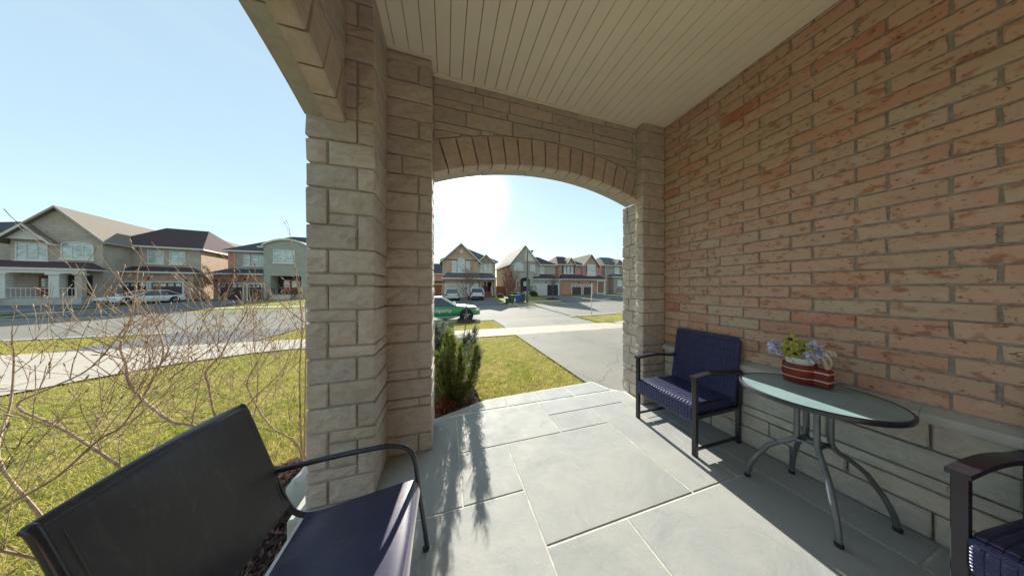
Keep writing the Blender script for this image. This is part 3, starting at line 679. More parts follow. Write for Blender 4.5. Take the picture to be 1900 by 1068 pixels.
# ------------------------------------------------------------------ wicker armchairs
def wicker_chair(loc, rz, label):
    """faces -x; origin under the front edge centre"""
    t = thing('wicker_armchair', label, 'armchair', loc, rz, 'dark wicker armchairs along the brick wall')
    W = .30
    for sgn in (-1, 1):
        y = sgn*W
        MB().rock(-.002, .034, y-.018, y+.018, 0, .690, .003, 0).build('leg', BLKM, t)
        MB().rock(.575, .61, y-.016, y+.016, 0, .70, .003, 0).build('leg', BLKM, t)
        m = MB(); N = 12; top = []; bot = []
        for i in range(N+1):
            s_ = i/N; x = -.012+.625*s_; z = .686+.022*math.sin(PI*min(1, s_*1.25))-.012*s_; top.append((x, z+.014)); bot.append((x, z-.008))
        m.ext(top+bot[::-1], y-.027, y+.027, 'xz').build('armrest', BLKM, t)
        MB().rock(.03, .58, y-.009, y+.009, .045, .065, .002, 0).build('stretcher', BLKM, t)
        MB().box(.034, .575, y-.012, y+.012, .33, .355).build('side_rail', BLKM, t)
    # woven seat: 14 bands running front to back, rolled over the front edge
    m = MB(); n = 20; b = 2*(W-.02)/n
    for i in range(n):
        y0 = -W+.02+b*i+.001; y1 = y0+b-.002; ym = (y0+y1)/2
        path = [(.012,.285),(.0,.30),(-.003,.34),(-.003,.40),(.006,.432),(.03,.447),(.10,.450),(.25,.443),(.42,.436),(.56,.432)]
        V = []; F = []
        for k, (x, z) in enumerate(path):
            nx, nz = (-.0035, 0) if k < 4 else ((-.002, .002) if k < 6 else (0, .0022))
            V += [(x, y0, z), (x+nx, y0+.007, z+nz), (x+nx, y1-.007, z+nz), (x, y1, z)]
        for k in range(len(path)-1):
            for q in range(3): a = k*4+q; F.append((a, a+1, a+5, a+4))
        m.add(V, F)
    m.box(.0015, .575, -W+.018, W-.018, .30, .4315)
    m.build('seat', WICK, t)
    m = MB(); n = 22; b = (2*W-.02)/n
    def bx(z, d_): return .525+d_+(z-.42)*.16
    for i in range(n):
        y0 = -W+.01+b*i+.001; y1 = y0+b-.002
        V = []
        for z in (.40, .60, .80, .965):
            V += [(bx(z, 0), y0, z), (bx(z, -.004), (y0+y1)/2, z), (bx(z, 0), y1, z)]
        m.add(V, [(k*3+q, k*3+q+1, k*3+q+4, k*3+q+3) for k in range(3) for q in range(2)])
    m.add([(bx(.38,.003), -W+.012, .38), (bx(.38,.003), W-.012, .38), (bx(.97,.003), W-.012, .97), (bx(.97,.003), -W+.012, .97), (bx(.38,.04), -W+.012, .38), (bx(.38,.04), W-.012, .38), (bx(.97,.035), W-.012, .97), (bx(.97,.035), -W+.012, .97)],
          [(0,1,2,3),(4,5,6,7),(0,1,5,4),(1,2,6,5),(2,3,7,6),(3,0,4,7)])
    m.build('backrest', WICK, t)
    m = MB(); m.tube([(bx(.40,.015), -W+.008, .40), (bx(.965,.015), -W+.008, .965), (bx(.983,.015), -W+.03, .983), (bx(.983,.015), W-.03, .983), (bx(.965,.015), W-.008, .965), (bx(.40,.015), W-.008, .40)], .016, 8)
    m.build('back_frame', WICK, t, True)
    return t
c1 = wicker_chair((2.085, 1.695, 0), 0, 'dark wicker armchair between the stone pier and the round table, sun on its seat front')
c2 = copy_tree(c1); c2.location = (2.07, .055, 0); c2.rotation_euler = (0, 0, -.10)
c2['label'] = 'dark wicker armchair cut off by the right edge of the picture, beyond the round table'

# ------------------------------------------------------------------ round table
TX, TY, TZ, TR = 2.375, .845, .775, .345
t = thing('round_table', 'round frosted glass table with dark rim on four bent steel legs', 'table', (TX, TY, 0))
MB().lathe([(TR-.014, TZ-.006), (TR-.013, TZ)], n=64).build('table_top', GTOP, t, True)
prof_ = [(TR-.016, TZ-.024), (TR-.004, TZ-.028), (TR+.001, TZ-.016), (TR, TZ-.002), (TR-.006, TZ+.003), (TR-.013, TZ+.002), (TR-.0135, TZ-.008)]
V = []; F = []; n = 72
for r_, z in prof_:
    for k in range(n): a = 2*PI*k/n; V.append((r_*math.cos(a), r_*math.sin(a), z))
q = len(prof_)
for i in range(q):
    for k in range(n): F.append((i*n+k, i*n+(k+1) % n, ((i+1) % q)*n+(k+1) % n, ((i+1) % q)*n+k))
MB().add(V, F).build('rim', TUBE, t, True)
for tx, ty, fx, fy in ((-.045, .05, -.10, .285), (-.055, -.04, -.22, -.175), (.05, -.06, .26, -.235), (.055, .045, .275, .20)):
    L = math.hypot(fx-tx, fy-ty); ux, uy = (fx-tx)/L, (fy-ty)/L
    P = [(tx, ty, TZ-.012), (tx, ty, .6), (tx, ty, .47), (tx+ux*.008, ty+uy*.008, .44), (tx+ux*.035, ty+uy*.035, .405)]
    P += [(tx+ux*L*s_, ty+uy*L*s_, z) for s_, z in ((.3, .375), (.55, .31), (.78, .20), (.88, .14), (.95, .085), (.985, .04), (1.0, .012))]
    MB().tube(P, .0145, 10).build('leg', TBL, t, True)
    MB().lathe([(.017, 0), (.018, .02), (.015, .026)], (fx, fy, 0), 10).build('foot_cap', RUBBER, t, True)
m = MB(); m.box(-.06, .06, -.055, -.035, .43, .445).box(-.06, .06, .03, .05, .43, .445).box(-.055, -.035, -.055, .05, .43, .445).box(.035, .055, -.055, .05, .43, .445).box(-.012, .012, -.05, .05, .446, .458)
m.build('cross_bracket', TBL, t)

# ------------------------------------------------------------------ planter with artificial flowers
PX, PY = 2.545, .965
p = thing('flower_planter', 'red barrel planter with cream bands and yellow, lavender flowers on the round table', 'planter', (PX, PY, TZ+.004))
MB().lathe([(.083, 0), (.092, .03), (.094, .07), (.090, .115), (.082, .115), (.080, .10)], n=28).build('barrel', RED, p, True)
for z in (.038, .085):
    MB().lathe([(.0930, z-.0025), (.0955, z-.002), (.0955, z+.002), (.0930, z+.0025)], n=28).build('band', CREAM, p, True)
m = MB().rock(-.035, .05, -.155, -.075, .002, .105, .008, .001); m.build('side_box', RED, p)
for z in (.038, .085): MB().box(-.038, .053, -.158, -.072, z-.004, z+.004).build('band', CREAM, p)
MB().lathe([(.060, .08), (.072, .11), (.078, .135), (.079, .150), (.070, .150), (.066, .13)], n=28).build('pot', WHITEC, p, True)
def flower(m, c, r_, n, tilt=0, az=0, cup=.3):
    M = Matrix.Translation(c) @ Matrix.Rotation(az, 4, 'Z') @ Matrix.Rotation(tilt, 4, 'Y')
    for k in range(n):
        a = 2*PI*k/n+random.uniform(-.1, .1); w_ = PI/n*1.05; L = r_*random.uniform(.85, 1.1)
        pts = [(0,0,0), (math.cos(a-w_)*L*.6, math.sin(a-w_)*L*.6, L*cup*.5), (math.cos(a-w_*.5)*L*.95, math.sin(a-w_*.5)*L*.95, L*cup), (math.cos(a)*L, math.sin(a)*L, L*cup*.7), (math.cos(a+w_*.5)*L*.95, math.sin(a+w_*.5)*L*.95, L*cup), (math.cos(a+w_)*L*.6, math.sin(a+w_)*L*.6, L*cup*.5)]
        m.add([tuple(M @ Vector(q)) for q in pts], [(0,1,2,3), (0,3,4,5)])
random.seed(21)
for c, r_, ti, az in (((-.045, .035, .185), .058, -1.0, .3), ((-.035, -.035, .19), .056, -.8, .8), ((-.005, .045, .245), .040, -1.2, .5), ((.02, -.01, .215), .055, -.4, .4), ((-.055, 0, .165), .045, -1.4, .5)):
    m = MB(); flower(m, c, r_, 11, ti, az, .35); flower(m, c, r_*.7, 9, ti, az+.3, .6); o = m.build('yellow_flower', YEL, p)
    MB().lathe([(.010, -.004), (.014, .004), (.008, .010)], (c[0]-.01, c[1], c[2]+.006), 10).build('flower_centre', DKBR, o, True)
for cx, cy, cz, s_ in ((-.06, .13, .20, .05), (-.03, .095, .185, .045), (.02, -.085, .20, .04), (-.045, -.065, .175, .03), (.05, -.05, .225, .03)):
    m = MB()
    for k in range(34):
        c = (cx+random.gauss(0, s_*.45), cy+random.gauss(0, s_*.45), cz+random.gauss(0, s_*.5)); flower(m, c, .017, 5, random.uniform(-1.2, 1.2), random.uniform(0, 6), .4)
    m.build('lavender_cluster', LAV, p, kind='stuff')
for k in range(3):
    a0 = random.uniform(0, 6); P = [(.03+.012*math.cos(a0+i*.55)*(1+.4*k), -.135-.01*math.sin(a0+i*.6)+.008*k, .10+.0125*i) for i in range(10)]
    P += [(P[-1][0], P[-1][1]-.018, P[-1][2]-.005), (P[-1][0]+.003, P[-1][1]-.028, P[-1][2]-.025)]
    MB().tube(P, [.007]*len(P), 7).build('curled_stem', CREAM, p, True)

# ------------------------------------------------------------------ sling chair in the left foreground (faces +x)
p.scale = (.9, .92, 1.22)
t = thing('sling_chair', 'charcoal fabric patio chair with curved steel arms in the left foreground', 'chair')
def arc3(P, n=6):  # Catmull-Rom through points
    P = [Vector(p) for p in P]; out = []
    for i in range(len(P)-1):
        a, b, c, d_ = P[max(i-1, 0)], P[i], P[i+1], P[min(i+2, len(P)-1)]
        for k in range(n):
            s_ = k/n; out.append(.5*((2*b)+(c-a)*s_+(2*a-5*b+4*c-d_)*s_*s_+(3*b-a-3*c+d_)*s_**3))
    return out+[P[-1]]
Y0, Y1 = .785, 1.30
for Y, name in ((Y1+.035, 1), (Y0-.075, 0)):
    sg = 1 if name else -1
    arm = arc3([(-.83, Y-.01*sg, .605), (-.60, Y, .618), (-.40, Y, .625), (-.28, Y, .620), (-.20, Y, .585), (-.165, Y, .50), (-.150, Y, .36), (-.125, Y, .18), (-.105, Y, .012)], 5)
    MB().tube(arm, .0125, 12).build('armrest', TUBE, t, True)
    MB().tube([(-.12, Y, .0), (-.10, Y, .015)], .016, 10).build('foot_cap', RUBBER, t, True)
    leg = arc3([(-.42, Y-.012*sg, .36), (-.62, Y-.012*sg, .30), (-.80, Y, .02)], 5); MB().tube(leg, .0125, 12).build('leg', TUBE, t, True)
for Y in (Y0-.008, Y1+.008):   # seat and back rails
    MB().tube(arc3([(-.150, Y, .355), (-.162, Y, .40), (-.20, Y, .418), (-.42, Y, .395), (-.60, Y, .375), (-.68, Y, .395), (-.73, Y, .47), (-.80, Y, .68), (-.875, Y, .915), (-.895, Y, .945)], 5), .011, 10).build('side_rail', TUBE, t, True)
MB().tube([(-.150, Y0-.03, .35), (-.150, Y1+.03, .35)], .011, 10).build('crossbar', TUBE, t, True)
MB().tube([(-.62, Y0-.03, .33), (-.62, Y1+.03, .33)], .011, 10).build('crossbar', TUBE, t, True)
SLING2 = SLING.copy(); SLING2.name = 'navy_sling_fabric'
for e_, c_ in zip([n for n in SLING2.node_tree.nodes if n.type == 'VALTORGB'][0].color_ramp.elements, ((.011, .013, .060, 1), (.019, .021, .085, 1))): e_.color = c_
SLING2.node_tree.nodes['Principled BSDF'].inputs['Sheen Weight'].default_value = .3
def sling(path, name, sag, mt):
    P = arc3(path, 8); ny = 17; V = []; F = []; N = len(P)
    for L in (0, 1):
        for i, q in enumerate(P):
            tn = (P[min(i+1, N-1)]-P[max(i-1, 0)]).normalized(); nn = Vector((-tn.z, 0, tn.x))
            for k in range(ny):
                s_ = k/(ny-1); sgg = sag*math.sin(PI*s_)*math.sin(PI*min(1, i/(N-1)*1.0))
                wob = .0015*math.sin(7*s_+i*.5)
                bow = 0
                v = q-nn*(sgg+wob)-nn*(.003*L); V.append((v.x, Y0-.004+(Y1-Y0+.008)*s_, v.z))
    for L in (0, 1):
        o_ = L*N*ny
        for i in range(N-1):
            for k in range(ny-1): a = o_+i*ny+k; F.append((a, a+1, a+ny+1, a+ny))
    rim = [k for k in range(ny)]+[i*ny+ny-1 for i in range(1, N)]+[(N-1)*ny+k for k in range(ny-2, -1, -1)]+[i*ny for i in range(N-2, 0, -1)]
    for a, b in zip(rim, rim[1:]+rim[:1]): F.append((a, b, b+N*ny, a+N*ny))
    MB().add(V, F).build(name, mt, t, True)
sling([(-.142, 0, .36), (-.155, 0, .405), (-.20, 0, .428), (-.42, 0, .405), (-.58, 0, .388), (-.645, 0, .392)], 'seat', .012, SLING2)
sling([(-.715, 0, .45), (-.745, 0, .52), (-.79, 0, .68), (-.862, 0, .90), (-.883, 0, .942), (-.893, 0, .949), (-.900, 0, .942), (-.897, 0, .92)], 'backrest', .022, SLING)

for yy in (Y0+.012, Y1-.012):   # stitched hems beside the rails
    MB().tube(arc3([(-.72, yy, .463), (-.742, yy, .52), (-.787, yy, .68), (-.858, yy, .90), (-.880, yy, .94)], 5), .0022, 5).build('hem', SLING, t)
    MB().tube(arc3([(-.165, yy, .412), (-.20, yy, .4305), (-.42, yy, .4075), (-.58, yy, .3905)], 5), .0022, 5).build('hem', SLING2, t)
# ------------------------------------------------------------------ bare shrub on the left
def twigs(m, bm_, p, d_, L, r_, depth):
    """recursive thin branch with buds"""
    n = 5; P = [Vector(p)]; dd = Vector(d_).normalized()
    for i in range(n):
        dd = (dd+Vector((random.gauss(0, .06), random.gauss(0, .06), random.gauss(.05, .05)))).normalized(); P.append(P[-1]+dd*L/n)
    m.tube(P, [max(.0016, r_*(1-.6*i/n)) for i in range(n+1)], 5, False)
    if depth == 0 and random.random() < .55: return
    if depth == 0:
        q = P[-1]; bm_.tube([q-dd*.008, q, q+dd*.014, q+dd*.024], [.002, .0046, .0038, .001], 6)
        return
    for i in range(1, n+1):
        if random.random() < .45:
            side = Vector((random.gauss(0, 1), random.gauss(0, 1), random.gauss(.5, .6))).normalized()
            nd = (dd*.75+side*.65).normalized(); twigs(m, bm_, P[i], nd, L*random.uniform(.45, .75), r_*(1-.6*i/n)*.7, depth-1)
            if random.random() < .25:
                q = P[i]; bm_.tube([q, q+nd*.010, q+nd*.018], [.002, .0038, .001], 5)
STEMS = [
 ([(-1.42,2.80,-.36),(-1.46,2.84,-.02),(-1.5,2.9,.58),(-1.51,2.96,1.09),(-1.56,2.97,1.56),(-1.66,3.05,2.04)], .012),
 ([(-1.40,2.78,-.36),(-1.42,2.83,.21),(-1.47,2.95,.86),(-1.48,2.96,1.33)], .010),
 ([(-1.38,2.74,-.36),(-1.44,2.73,-.07),(-1.65,2.79,.07),(-1.82,2.89,.21),(-1.97,2.99,.39),(-1.99,2.99,.5),(-1.92,2.98,.66),(-1.83,3.0,.88),(-1.7,3.01,1.13)], .011),
 ([(-1.72,2.62,-.36),(-1.99,2.68,.25),(-2.17,2.84,.54),(-2.2,2.85,.68),(-2.1,2.87,.84),(-2.07,2.92,1.0),(-1.96,2.88,1.15)], .012),
 ([(-1.68,2.45,-.36),(-2.04,2.59,.24),(-2.27,2.66,.33),(-2.65,2.88,.47),(-2.76,2.91,.62),(-2.8,2.93,.79),(-2.91,3.01,.95),(-2.88,3.05,1.19),(-2.83,3.04,1.61)], .017),
 ([(-2.65,2.88,.47),(-2.55,2.85,.67),(-2.48,2.83,.82),(-2.54,2.9,.99),(-2.75,3.01,1.35)], .012),
 ([(-2.0,2.30,-.36),(-2.17,2.32,.08),(-2.66,2.47,.44),(-3.09,2.65,.59),(-2.95,2.66,.7),(-2.71,2.64,.85),(-2.49,2.62,1.19)], .012),
 ([(-2.5,1.95,-.36),(-2.62,2.12,.07),(-2.39,2.18,.27),(-2.28,2.25,.44),(-2.27,2.35,.47),(-2.25,2.45,.62),(-2.22,2.65,.75),(-2.01,2.69,.96)], .011),
 ([(-1.48,2.96,1.10),(-1.58,2.87,1.25),(-1.77,2.93,1.42),(-1.89,2.97,1.46)], .007),
 ([(-1.75,2.7,-.36),(-2.06,2.91,.05),(-1.85,2.85,.37),(-1.66,2.9,.6),(-1.53,2.86,.88)], .009),
 ([(-2.3,2.2,-.36),(-2.6,2.3,.0),(-3.0,2.5,.3),(-3.3,2.8,.55),(-3.4,2.9,.85),(-3.35,2.85,1.05)], .012),
 ([(-2.1,2.1,-.36),(-2.3,2.0,-.05),(-2.5,1.9,.25),(-2.85,2.0,.45),(-3.0,2.1,.7)], .010),
 ([(-1.8,2.6,-.36),(-2.0,3.1,.1),(-2.1,3.3,.5),(-2.2,3.4,.8),(-2.2,3.4,1.05)], .009)]
random.seed(17)
sh = thing('bare_shrub', 'bare budding shrub with arching twigs on the lawn side, left of the wide stone pillar', 'shrub', (-1.7, 2.6, -.36))
tw = MB(); bd = MB()
O = Vector((1.7, -2.6, .36))
for P, r_ in STEMS:
    Q = [p+O for p in arc3(P, 4)]; n = len(Q)
    MB().tube(Q, [r_*.82*(1-.60*i/(n-1))*random.uniform(.93, 1.07) for i in range(n)], 8).build('stem', BARK, sh, True)
    for i in range(4, n):
        if random.random() < (.68 if Q[i].z < 1.5 else .3):
            d0 = (Q[min(i+1, n-1)]-Q[i-1]).normalized(); s_ = Vector((random.gauss(0, 1), random.gauss(0, .8), random.gauss(.35, .7))).normalized()
            twigs(tw, bd, Q[i], (d0*.5+s_*.8), random.uniform(.25, .75)*(1 if Q[i].z < 1.35 else .45), r_*.26, 2 if Q[i].z < 1.5 else 1)
    e = Q[-1]; twigs(tw, bd, e, (Q[-1]-Q[-2]), random.uniform(.12, .22), r_*.28, 1)
tw.build('twigs', BARK, sh, True, kind='stuff'); bd.build('buds', BUD, sh, True, kind='stuff')
# a knobbly boulder by the pillar foot
m = MB(); random.seed(4)
V = []; F = []; na, nb_ = 12, 8
for i in range(nb_+1):
    for k in range(na):
        th = PI*i/nb_; a = 2*PI*k/na; r_ = 1+.10*math.sin(3*a+i)+random.uniform(-.06, .06)
        V.append((.16*r_*math.sin(th)*math.cos(a), .20*r_*math.sin(th)*math.sin(a), .11+.17*r_*math.cos(th)))
for i in range(nb_):
    for k in range(na): F.append((i*na+k, i*na+(k+1) % na, (i+1)*na+(k+1) % na, (i+1)*na+k))
m.add(V, F); o = m.build('garden_boulder', SILL, None, True, (-1.12, 2.36, -.34)); tag(o, 'grey garden boulder at the foot of the wide stone pillar, in the mulch', 'boulder')

# ------------------------------------------------------------------ evergreens by the arch
def conifer(name, label, loc, rad, h, n, mt, spread, seed, leafl=.035, stems=9, lean=(0,0)):
    random.seed(seed); r_ = np.random.default_rng(seed)
    root = thing(name, label, 'shrub', loc)
    V = []; F = []; st = MB()
    for s_ in range(stems):
        a = 2*PI*s_/stems+random.uniform(-.4, .4); rr = rad*random.uniform(.15, .95)
        top = Vector((math.cos(a)*rr*spread+lean[0], math.sin(a)*rr*spread+lean[1], h*random.uniform(.6, 1.0)*(1-.35*(rr/rad)**2)))
        base = Vector((math.cos(a)*rr*.25, math.sin(a)*rr*.25, 0)); mid = (base+top)/2+Vector((math.cos(a), math.sin(a), 0))*rr*.15
        Q = arc3([base, mid, top], 6); st.tube(Q, [.008*(1-.7*i/len(Q)) for i in range(len(Q))], 5, False)
        for k in range(n//stems):
            f_ = random.random()**.8; i = min(len(Q)-2, int(f_*(len(Q)-1))); q = Q[i].lerp(Q[i+1], random.random()); dd = (Q[i+1]-Q[i]).normalized()
            w_ = .30*rad*(1-.55*f_)+.02
            d_ = (dd*random.uniform(.5, 1.3)+Vector((random.gauss(0, .6), random.gauss(0, .6), random.gauss(.12, .35)))).normalized()
            L = w_*random.uniform(.5, 1.3); side = d_.cross(Vector((random.gauss(0, 1), random.gauss(0, 1), random.gauss(0, 1)))).normalized()
            # one spray: a twiglet carrying alternate scale leaves
            m_ = 5
            for j in range(1, m_+1):
                c = q+d_*L*j/m_
                for sg in (-1, 1):
                    ld = (d_*.8+side*sg*.75).normalized(); l_ = leafl*random.uniform(.7, 1.2)*(1.15-.6*j/m_); wv = ld.cross(side.cross(ld)).normalized() if False else (side.cross(d_)).normalized()
                    a_ = c; b_ = c+ld*l_; wd = (d_.cross(wv)).normalized()*l_*.16+wv*l_*.10
                    o_ = len(V); V += [tuple(a_), tuple(a_+ld*l_*.5+wd), tuple(b_), tuple(a_+ld*l_*.5-wd)]; F.append((o_, o_+1, o_+2, o_+3))
    V = np.array(V); F = np.array(F)
    V[:, 2] = np.maximum(V[:, 2], .0)
    bigmesh('foliage', V, F, mt, root); st.build('stem', BARK, root, True)
    return root
conifer('evergreen_shrub', 'bright green upright evergreen shrub at the porch edge just inside the arch', (.10, 3.05, -.08), .40, 1.0, 3800, JUN1, 1.0, 5, .030, 22)
conifer('evergreen_shrub', 'blue-green spreading juniper behind the green evergreen, in front of the parked car', (-.05, 4.35, -.33), .72, 1.28, 3400, JUN2, 1.0, 8, .05, 24)
conifer('barberry_shrub', 'low dark red shrub in the mulch at the foot of the evergreen', (-.02, 2.80, -.07), .15, .20, 330, REDL, 1.2, 3, .022, 9)

# ------------------------------------------------------------------ lawns
def grass(name, n, zone, h, w_, zf, label=None):
    P = zone(n); n = len(P); a = rng.uniform(0, 2*np.pi, n); hh = h*rng.uniform(.5, 1.4, n); lx = rng.normal(0, .55, n)*hh; ly = rng.normal(0, .55, n)*hh
    dx, dy = np.cos(a)*w_, np.sin(a)*w_; z = zf(P)
    V = np.empty((n*3, 3)); V[0::3] = np.c_[P[:,0]-dx, P[:,1]-dy, z]; V[1::3] = np.c_[P[:,0]+dx, P[:,1]+dy, z]; V[2::3] = np.c_[P[:,0]+lx, P[:,1]+ly, z+hh]
    o = bigmesh(name, V, np.arange(n*3).reshape(-1, 3), GRASS)
    if label: o['label'] = label
    return o
def lawn_zone(n):
    out = []
    lb = np.array(LB)
    # denser near the camera
    x = rng.uniform(-9.5, 2.66, n*3); y = rng.uniform(-3, 8.33, n*3)
    xb = np.interp(y, lb[::-1, 1], lb[::-1, 0]); ok = (x > xb+.03)
    ok &= ~((x > -1.55) & (y < 2.9)); ok &= ~((x > -1.35) & (x < .36) & (y < 4.1)); ok &= ~((x > -2.05) & (y < 1.4))
    ok &= ~((x > .36) & (y < 2.93+.03*rng.uniform(0,1,n*3))); ok &= ~((x > -.15) & (x < .42) & (y < 4.4))
    d_ = np.hypot(x, y-0); ok &= rng.uniform(0, 1, n*3) < np.clip(3.2/d_, .22, 1)
    # random bald / thatch patches
    P = np.c_[x, y][ok]; return P[:n]
grass('grass', 260000, lawn_zone, .044, .0034, lambda P: np.full(len(P), -.398), 'sunlit spring lawn in front of the porch')
def bz(x0, x1):
    def z_(n):
        x = rng.uniform(x0, x1, n); yy = np.array([yn(q) for q in x]); return np.c_[x, yy+rng.uniform(-2.86, -.2, n)]
    return z_
for a, b, n in ((-22, -10.9, 26000), (-6.3, 2.55, 26000), (7.75, 30, 26000)):
    grass('grass', n, bz(a, b), .04, .007, lambda P: np.full(len(P), -.40), 'strip of grass between sidewalk and road')

# ------------------------------------------------------------------ houses
class House:
    """local frame: x along the facade, y into the house, z up; base at z = 0"""
    def __init__(s, label, loc, deg, h='house'):
        s.r = thing('detached_house', label, 'house', loc, R(deg), 'two-storey houses across the street')
    def w(s, mat, *boxes, name='wall'):
        m = MB()
        for b in boxes: m.box(*b)
        return m.build(name, HB.get(mat, mat) if isinstance(mat, str) else mat, s.r)
    def gable(s, x0, x1, y0, y1, ze, za, mat, roof, oh=.35, xa=None, fascia=TRIM):
        xa = (x0+x1)/2 if xa is None else xa
        MB().ext([(x0, ze-.02), (x1, ze-.02), (xa, za-.1)], y0, y0+.25, 'xz').build('gable', HB.get(mat, mat) if isinstance(mat, str) else mat, s.r)
        sl = (za-ze)/(xa-x0); sr = (za-ze)/(x1-xa); yf = y0-.4
        m = MB(); m.slabroof([(x0-oh, yf, ze-oh*sl), (xa, yf, za), (xa, y1, za), (x0-oh, y1, ze-oh*sl)], .16)
        m.slabroof([(xa, yf, za), (x1+oh, yf, ze-oh*sr), (x1+oh, y1, ze-oh*sr), (xa, y1, za)], .16); rf = m.build('roof', RF[roof], s.r)
        m = MB(); q = .20
        m.ext([(x0-oh, ze-oh*sl-q), (x0-oh, ze-oh*sl+.0), (xa, za), (x1+oh, ze-oh*sr), (x1+oh, ze-oh*sr-q), (xa, za-q*1.1)], yf-.05, yf-.003, 'xz')
        m.box(x0-oh-.08, x0-oh-.003, yf, y1, ze-oh*sl-.17, ze-oh*sl-.02).box(x1+oh+.003, x1+oh+.08, yf, y1, ze-oh*sr-.17, ze-oh*sr-.02)
        m.build('fascia', fascia, s.r)
    def hip(s, x0, x1, y0, y1, ze, zr, roof, rx0, rx1, ry=None, oh=.4, fascia=TRIM, ry1=None):
        ry = (y0+y1)/2 if ry is None else ry; ry1 = ry if ry1 is None else ry1
        a, b, c, d_ = (x0-oh, y0-oh, ze), (x1+oh, y0-oh, ze), (x1+oh, y1+oh, ze), (x0-oh, y1+oh, ze)
        p, q = (rx0, ry, zr), (rx1, ry1, zr)
        m = MB(); m.add([a, b, c, d_, p, q], [(0,1,5,4), (1,2,5), (2,3,4,5), (3,0,4), (0,3,2,1)]); m.build('roof', RF[roof], s.r)
        m = MB(); m.box(x0-oh-.05, x1+oh+.05, y0-oh-.06, y0-oh-.003, ze-.2, ze-.01).box(x0-oh-.06, x0-oh-.003, y0-oh, y1+oh, ze-.2, ze-.012).box(x1+oh+.003, x1+oh+.06, y0-oh, y1+oh, ze-.2, ze-.012)
        m.box(x0-oh, x1+oh, y0-oh, y0-.01, ze-.12, ze-.004); m.build('fascia', fascia, s.r)
    def pent(s, x0, x1, y0, y1, z0, z1, roof, hipl=True, hipr=True, fascia=TRIM):
        """low roof band, y0 front edge, y1 wall"""
        i0 = x0+(.9 if hipl else 0)*min(1, (x1-x0)/3); i1 = x1-(.9 if hipr else 0)*min(1, (x1-x0)/3)
        m = MB(); m.add([(x0,y0,z0),(x1,y0,z0),(x1,y1,z0),(x0,y1,z0),(i0,y1-.01,z1),(i1,y1-.01,z1)], [(0,1,5,4),(1,2,5),(0,4,3),(3,4,5,2),(0,3,2,1)]); m.build('porch_roof', RF[roof], s.r)
        MB().box(x0-.03, x1+.03, y0-.06, y0-.004, z0-.16, z0+.02).box(x0, x1, y0, y1-.01, z0-.12, z0-.004).build('fascia', fascia, s.r)
    def win(s, x0, x1, z0, z1, y=0, cols=2, rows=3, arch=0, t=.09, frame=TRIM, sill=True):
        m = MB(); m.box(x0, x0+t, y-.07, y+.02, z0, z1).box(x1-t, x1, y-.07, y+.02, z0, z1).box(x0+t, x1-t, y-.07, y+.02, z0, z0+t)
        if arch:
            n = 12; xc = (x0+x1)/2; hw = (x1-x0)/2; V = []
            o_ = [(xc-hw*math.cos(PI*i/n), z1+arch*math.sin(PI*i/n)) for i in range(n+1)]; i_ = [(xc-(hw-t)*math.cos(PI*i/n), z1+(arch-t)*math.sin(PI*i/n)) for i in range(n+1)]
            for i in range(n): m.ext([o_[i], o_[i+1], i_[i+1], i_[i]], y-.07, y+.02, 'xz')
        else: m.box(x0+t, x1-t, y-.07, y+.02, z1-t, z1)
        for c in range(1, cols):
            xx = x0+(x1-x0)*c/cols; m.box(xx-.035, xx+.035, y-.062, y+.01, z0+t, z1-(0 if arch else t))
        for r_ in range(1, rows):
            zz = z0+(z1-z0)*r_/rows; m.box(x0+t, x1-t, y-.05, y+.005, zz-.018, zz+.018)
        if sill: m.box(x0-.08, x1+.08, y-.12, y-.003, z0-.14, z0-.002)
        f_ = m.build('window', frame, s.r)
        m = MB(); m.box(x0+t, x1-t, y-.032, y-.015, z0+t, z1-(0 if arch else t))
        if arch: m.ext([(x0+t, z1)]+[p for p in i_[1:-1]]+[(x1-t, z1)], y-.032, y-.015, 'xz')
        m.build('pane', WIN, f_); return f_
    def garage(s, x0, x1, z0, z1, y=0, mat=DOORD, glass=True, frame=TRIM, fw=.16):
        MB().box(x0-fw, x0-.002, y-.07, y+.03, z0, z1+fw).box(x1+.002, x1+fw, y-.07, y+.03, z0, z1+fw).box(x0-.002, x1+.002, y-.07, y+.03, z1+.002, z1+fw).build('door_frame', frame, s.r)
        m = MB(); m.box(x0, x1, y-.012, y+.05, z0, z1); n = 4; h = (z1-z0)/n; c = 4; w_ = (x1-x0)/c
        for r_ in range(n):
            if glass and r_ == n-1: continue
            for k in range(c): m.rock(x0+w_*k+.07, x0+w_*(k+1)-.07, y-.035, y-.004, z0+h*r_+.08, z0+h*(r_+1)-.06, .012, 0)
        d_ = m.build('garage_door', mat, s.r)
        if glass:
            m = MB()
            for k in range(c): m.box(x0+w_*k+.08, x0+w_*(k+1)-.08, y-.03, y-.014, z1-h+.1, z1-.1)
            m.build('pane', WIN, d_)
    def lamp(s, x, z, y=0):
        MB().box(x-.05, x+.05, y-.18, y-.0, z+.2, z+.24).rock(x-.08, x+.08, y-.22, y-.06, z-.12, z+.2, .02, 0).build('wall_lamp', BLKM, s.r)
    def door(s, x0, x1, z0, z1, y, mat=DOORR, n=1):
        w_ = (x1-x0)/n
        for k in range(n):
            m = MB().box(x0+w_*k+.01, x0+w_*(k+1)-.01, y-.03, y+.03, z0, z1); m.rock(x0+w_*k+.14, x0+w_*(k+1)-.14, y-.05, y-.02, z0+.15, z0+.8, .01, 0)
            d_ = m.build('front_door', mat, s.r); MB().box(x0+w_*k+.16, x0+w_*(k+1)-.16, y-.045, y-.031, z0+1.0, z1-.25).build('pane', WIN, d_)
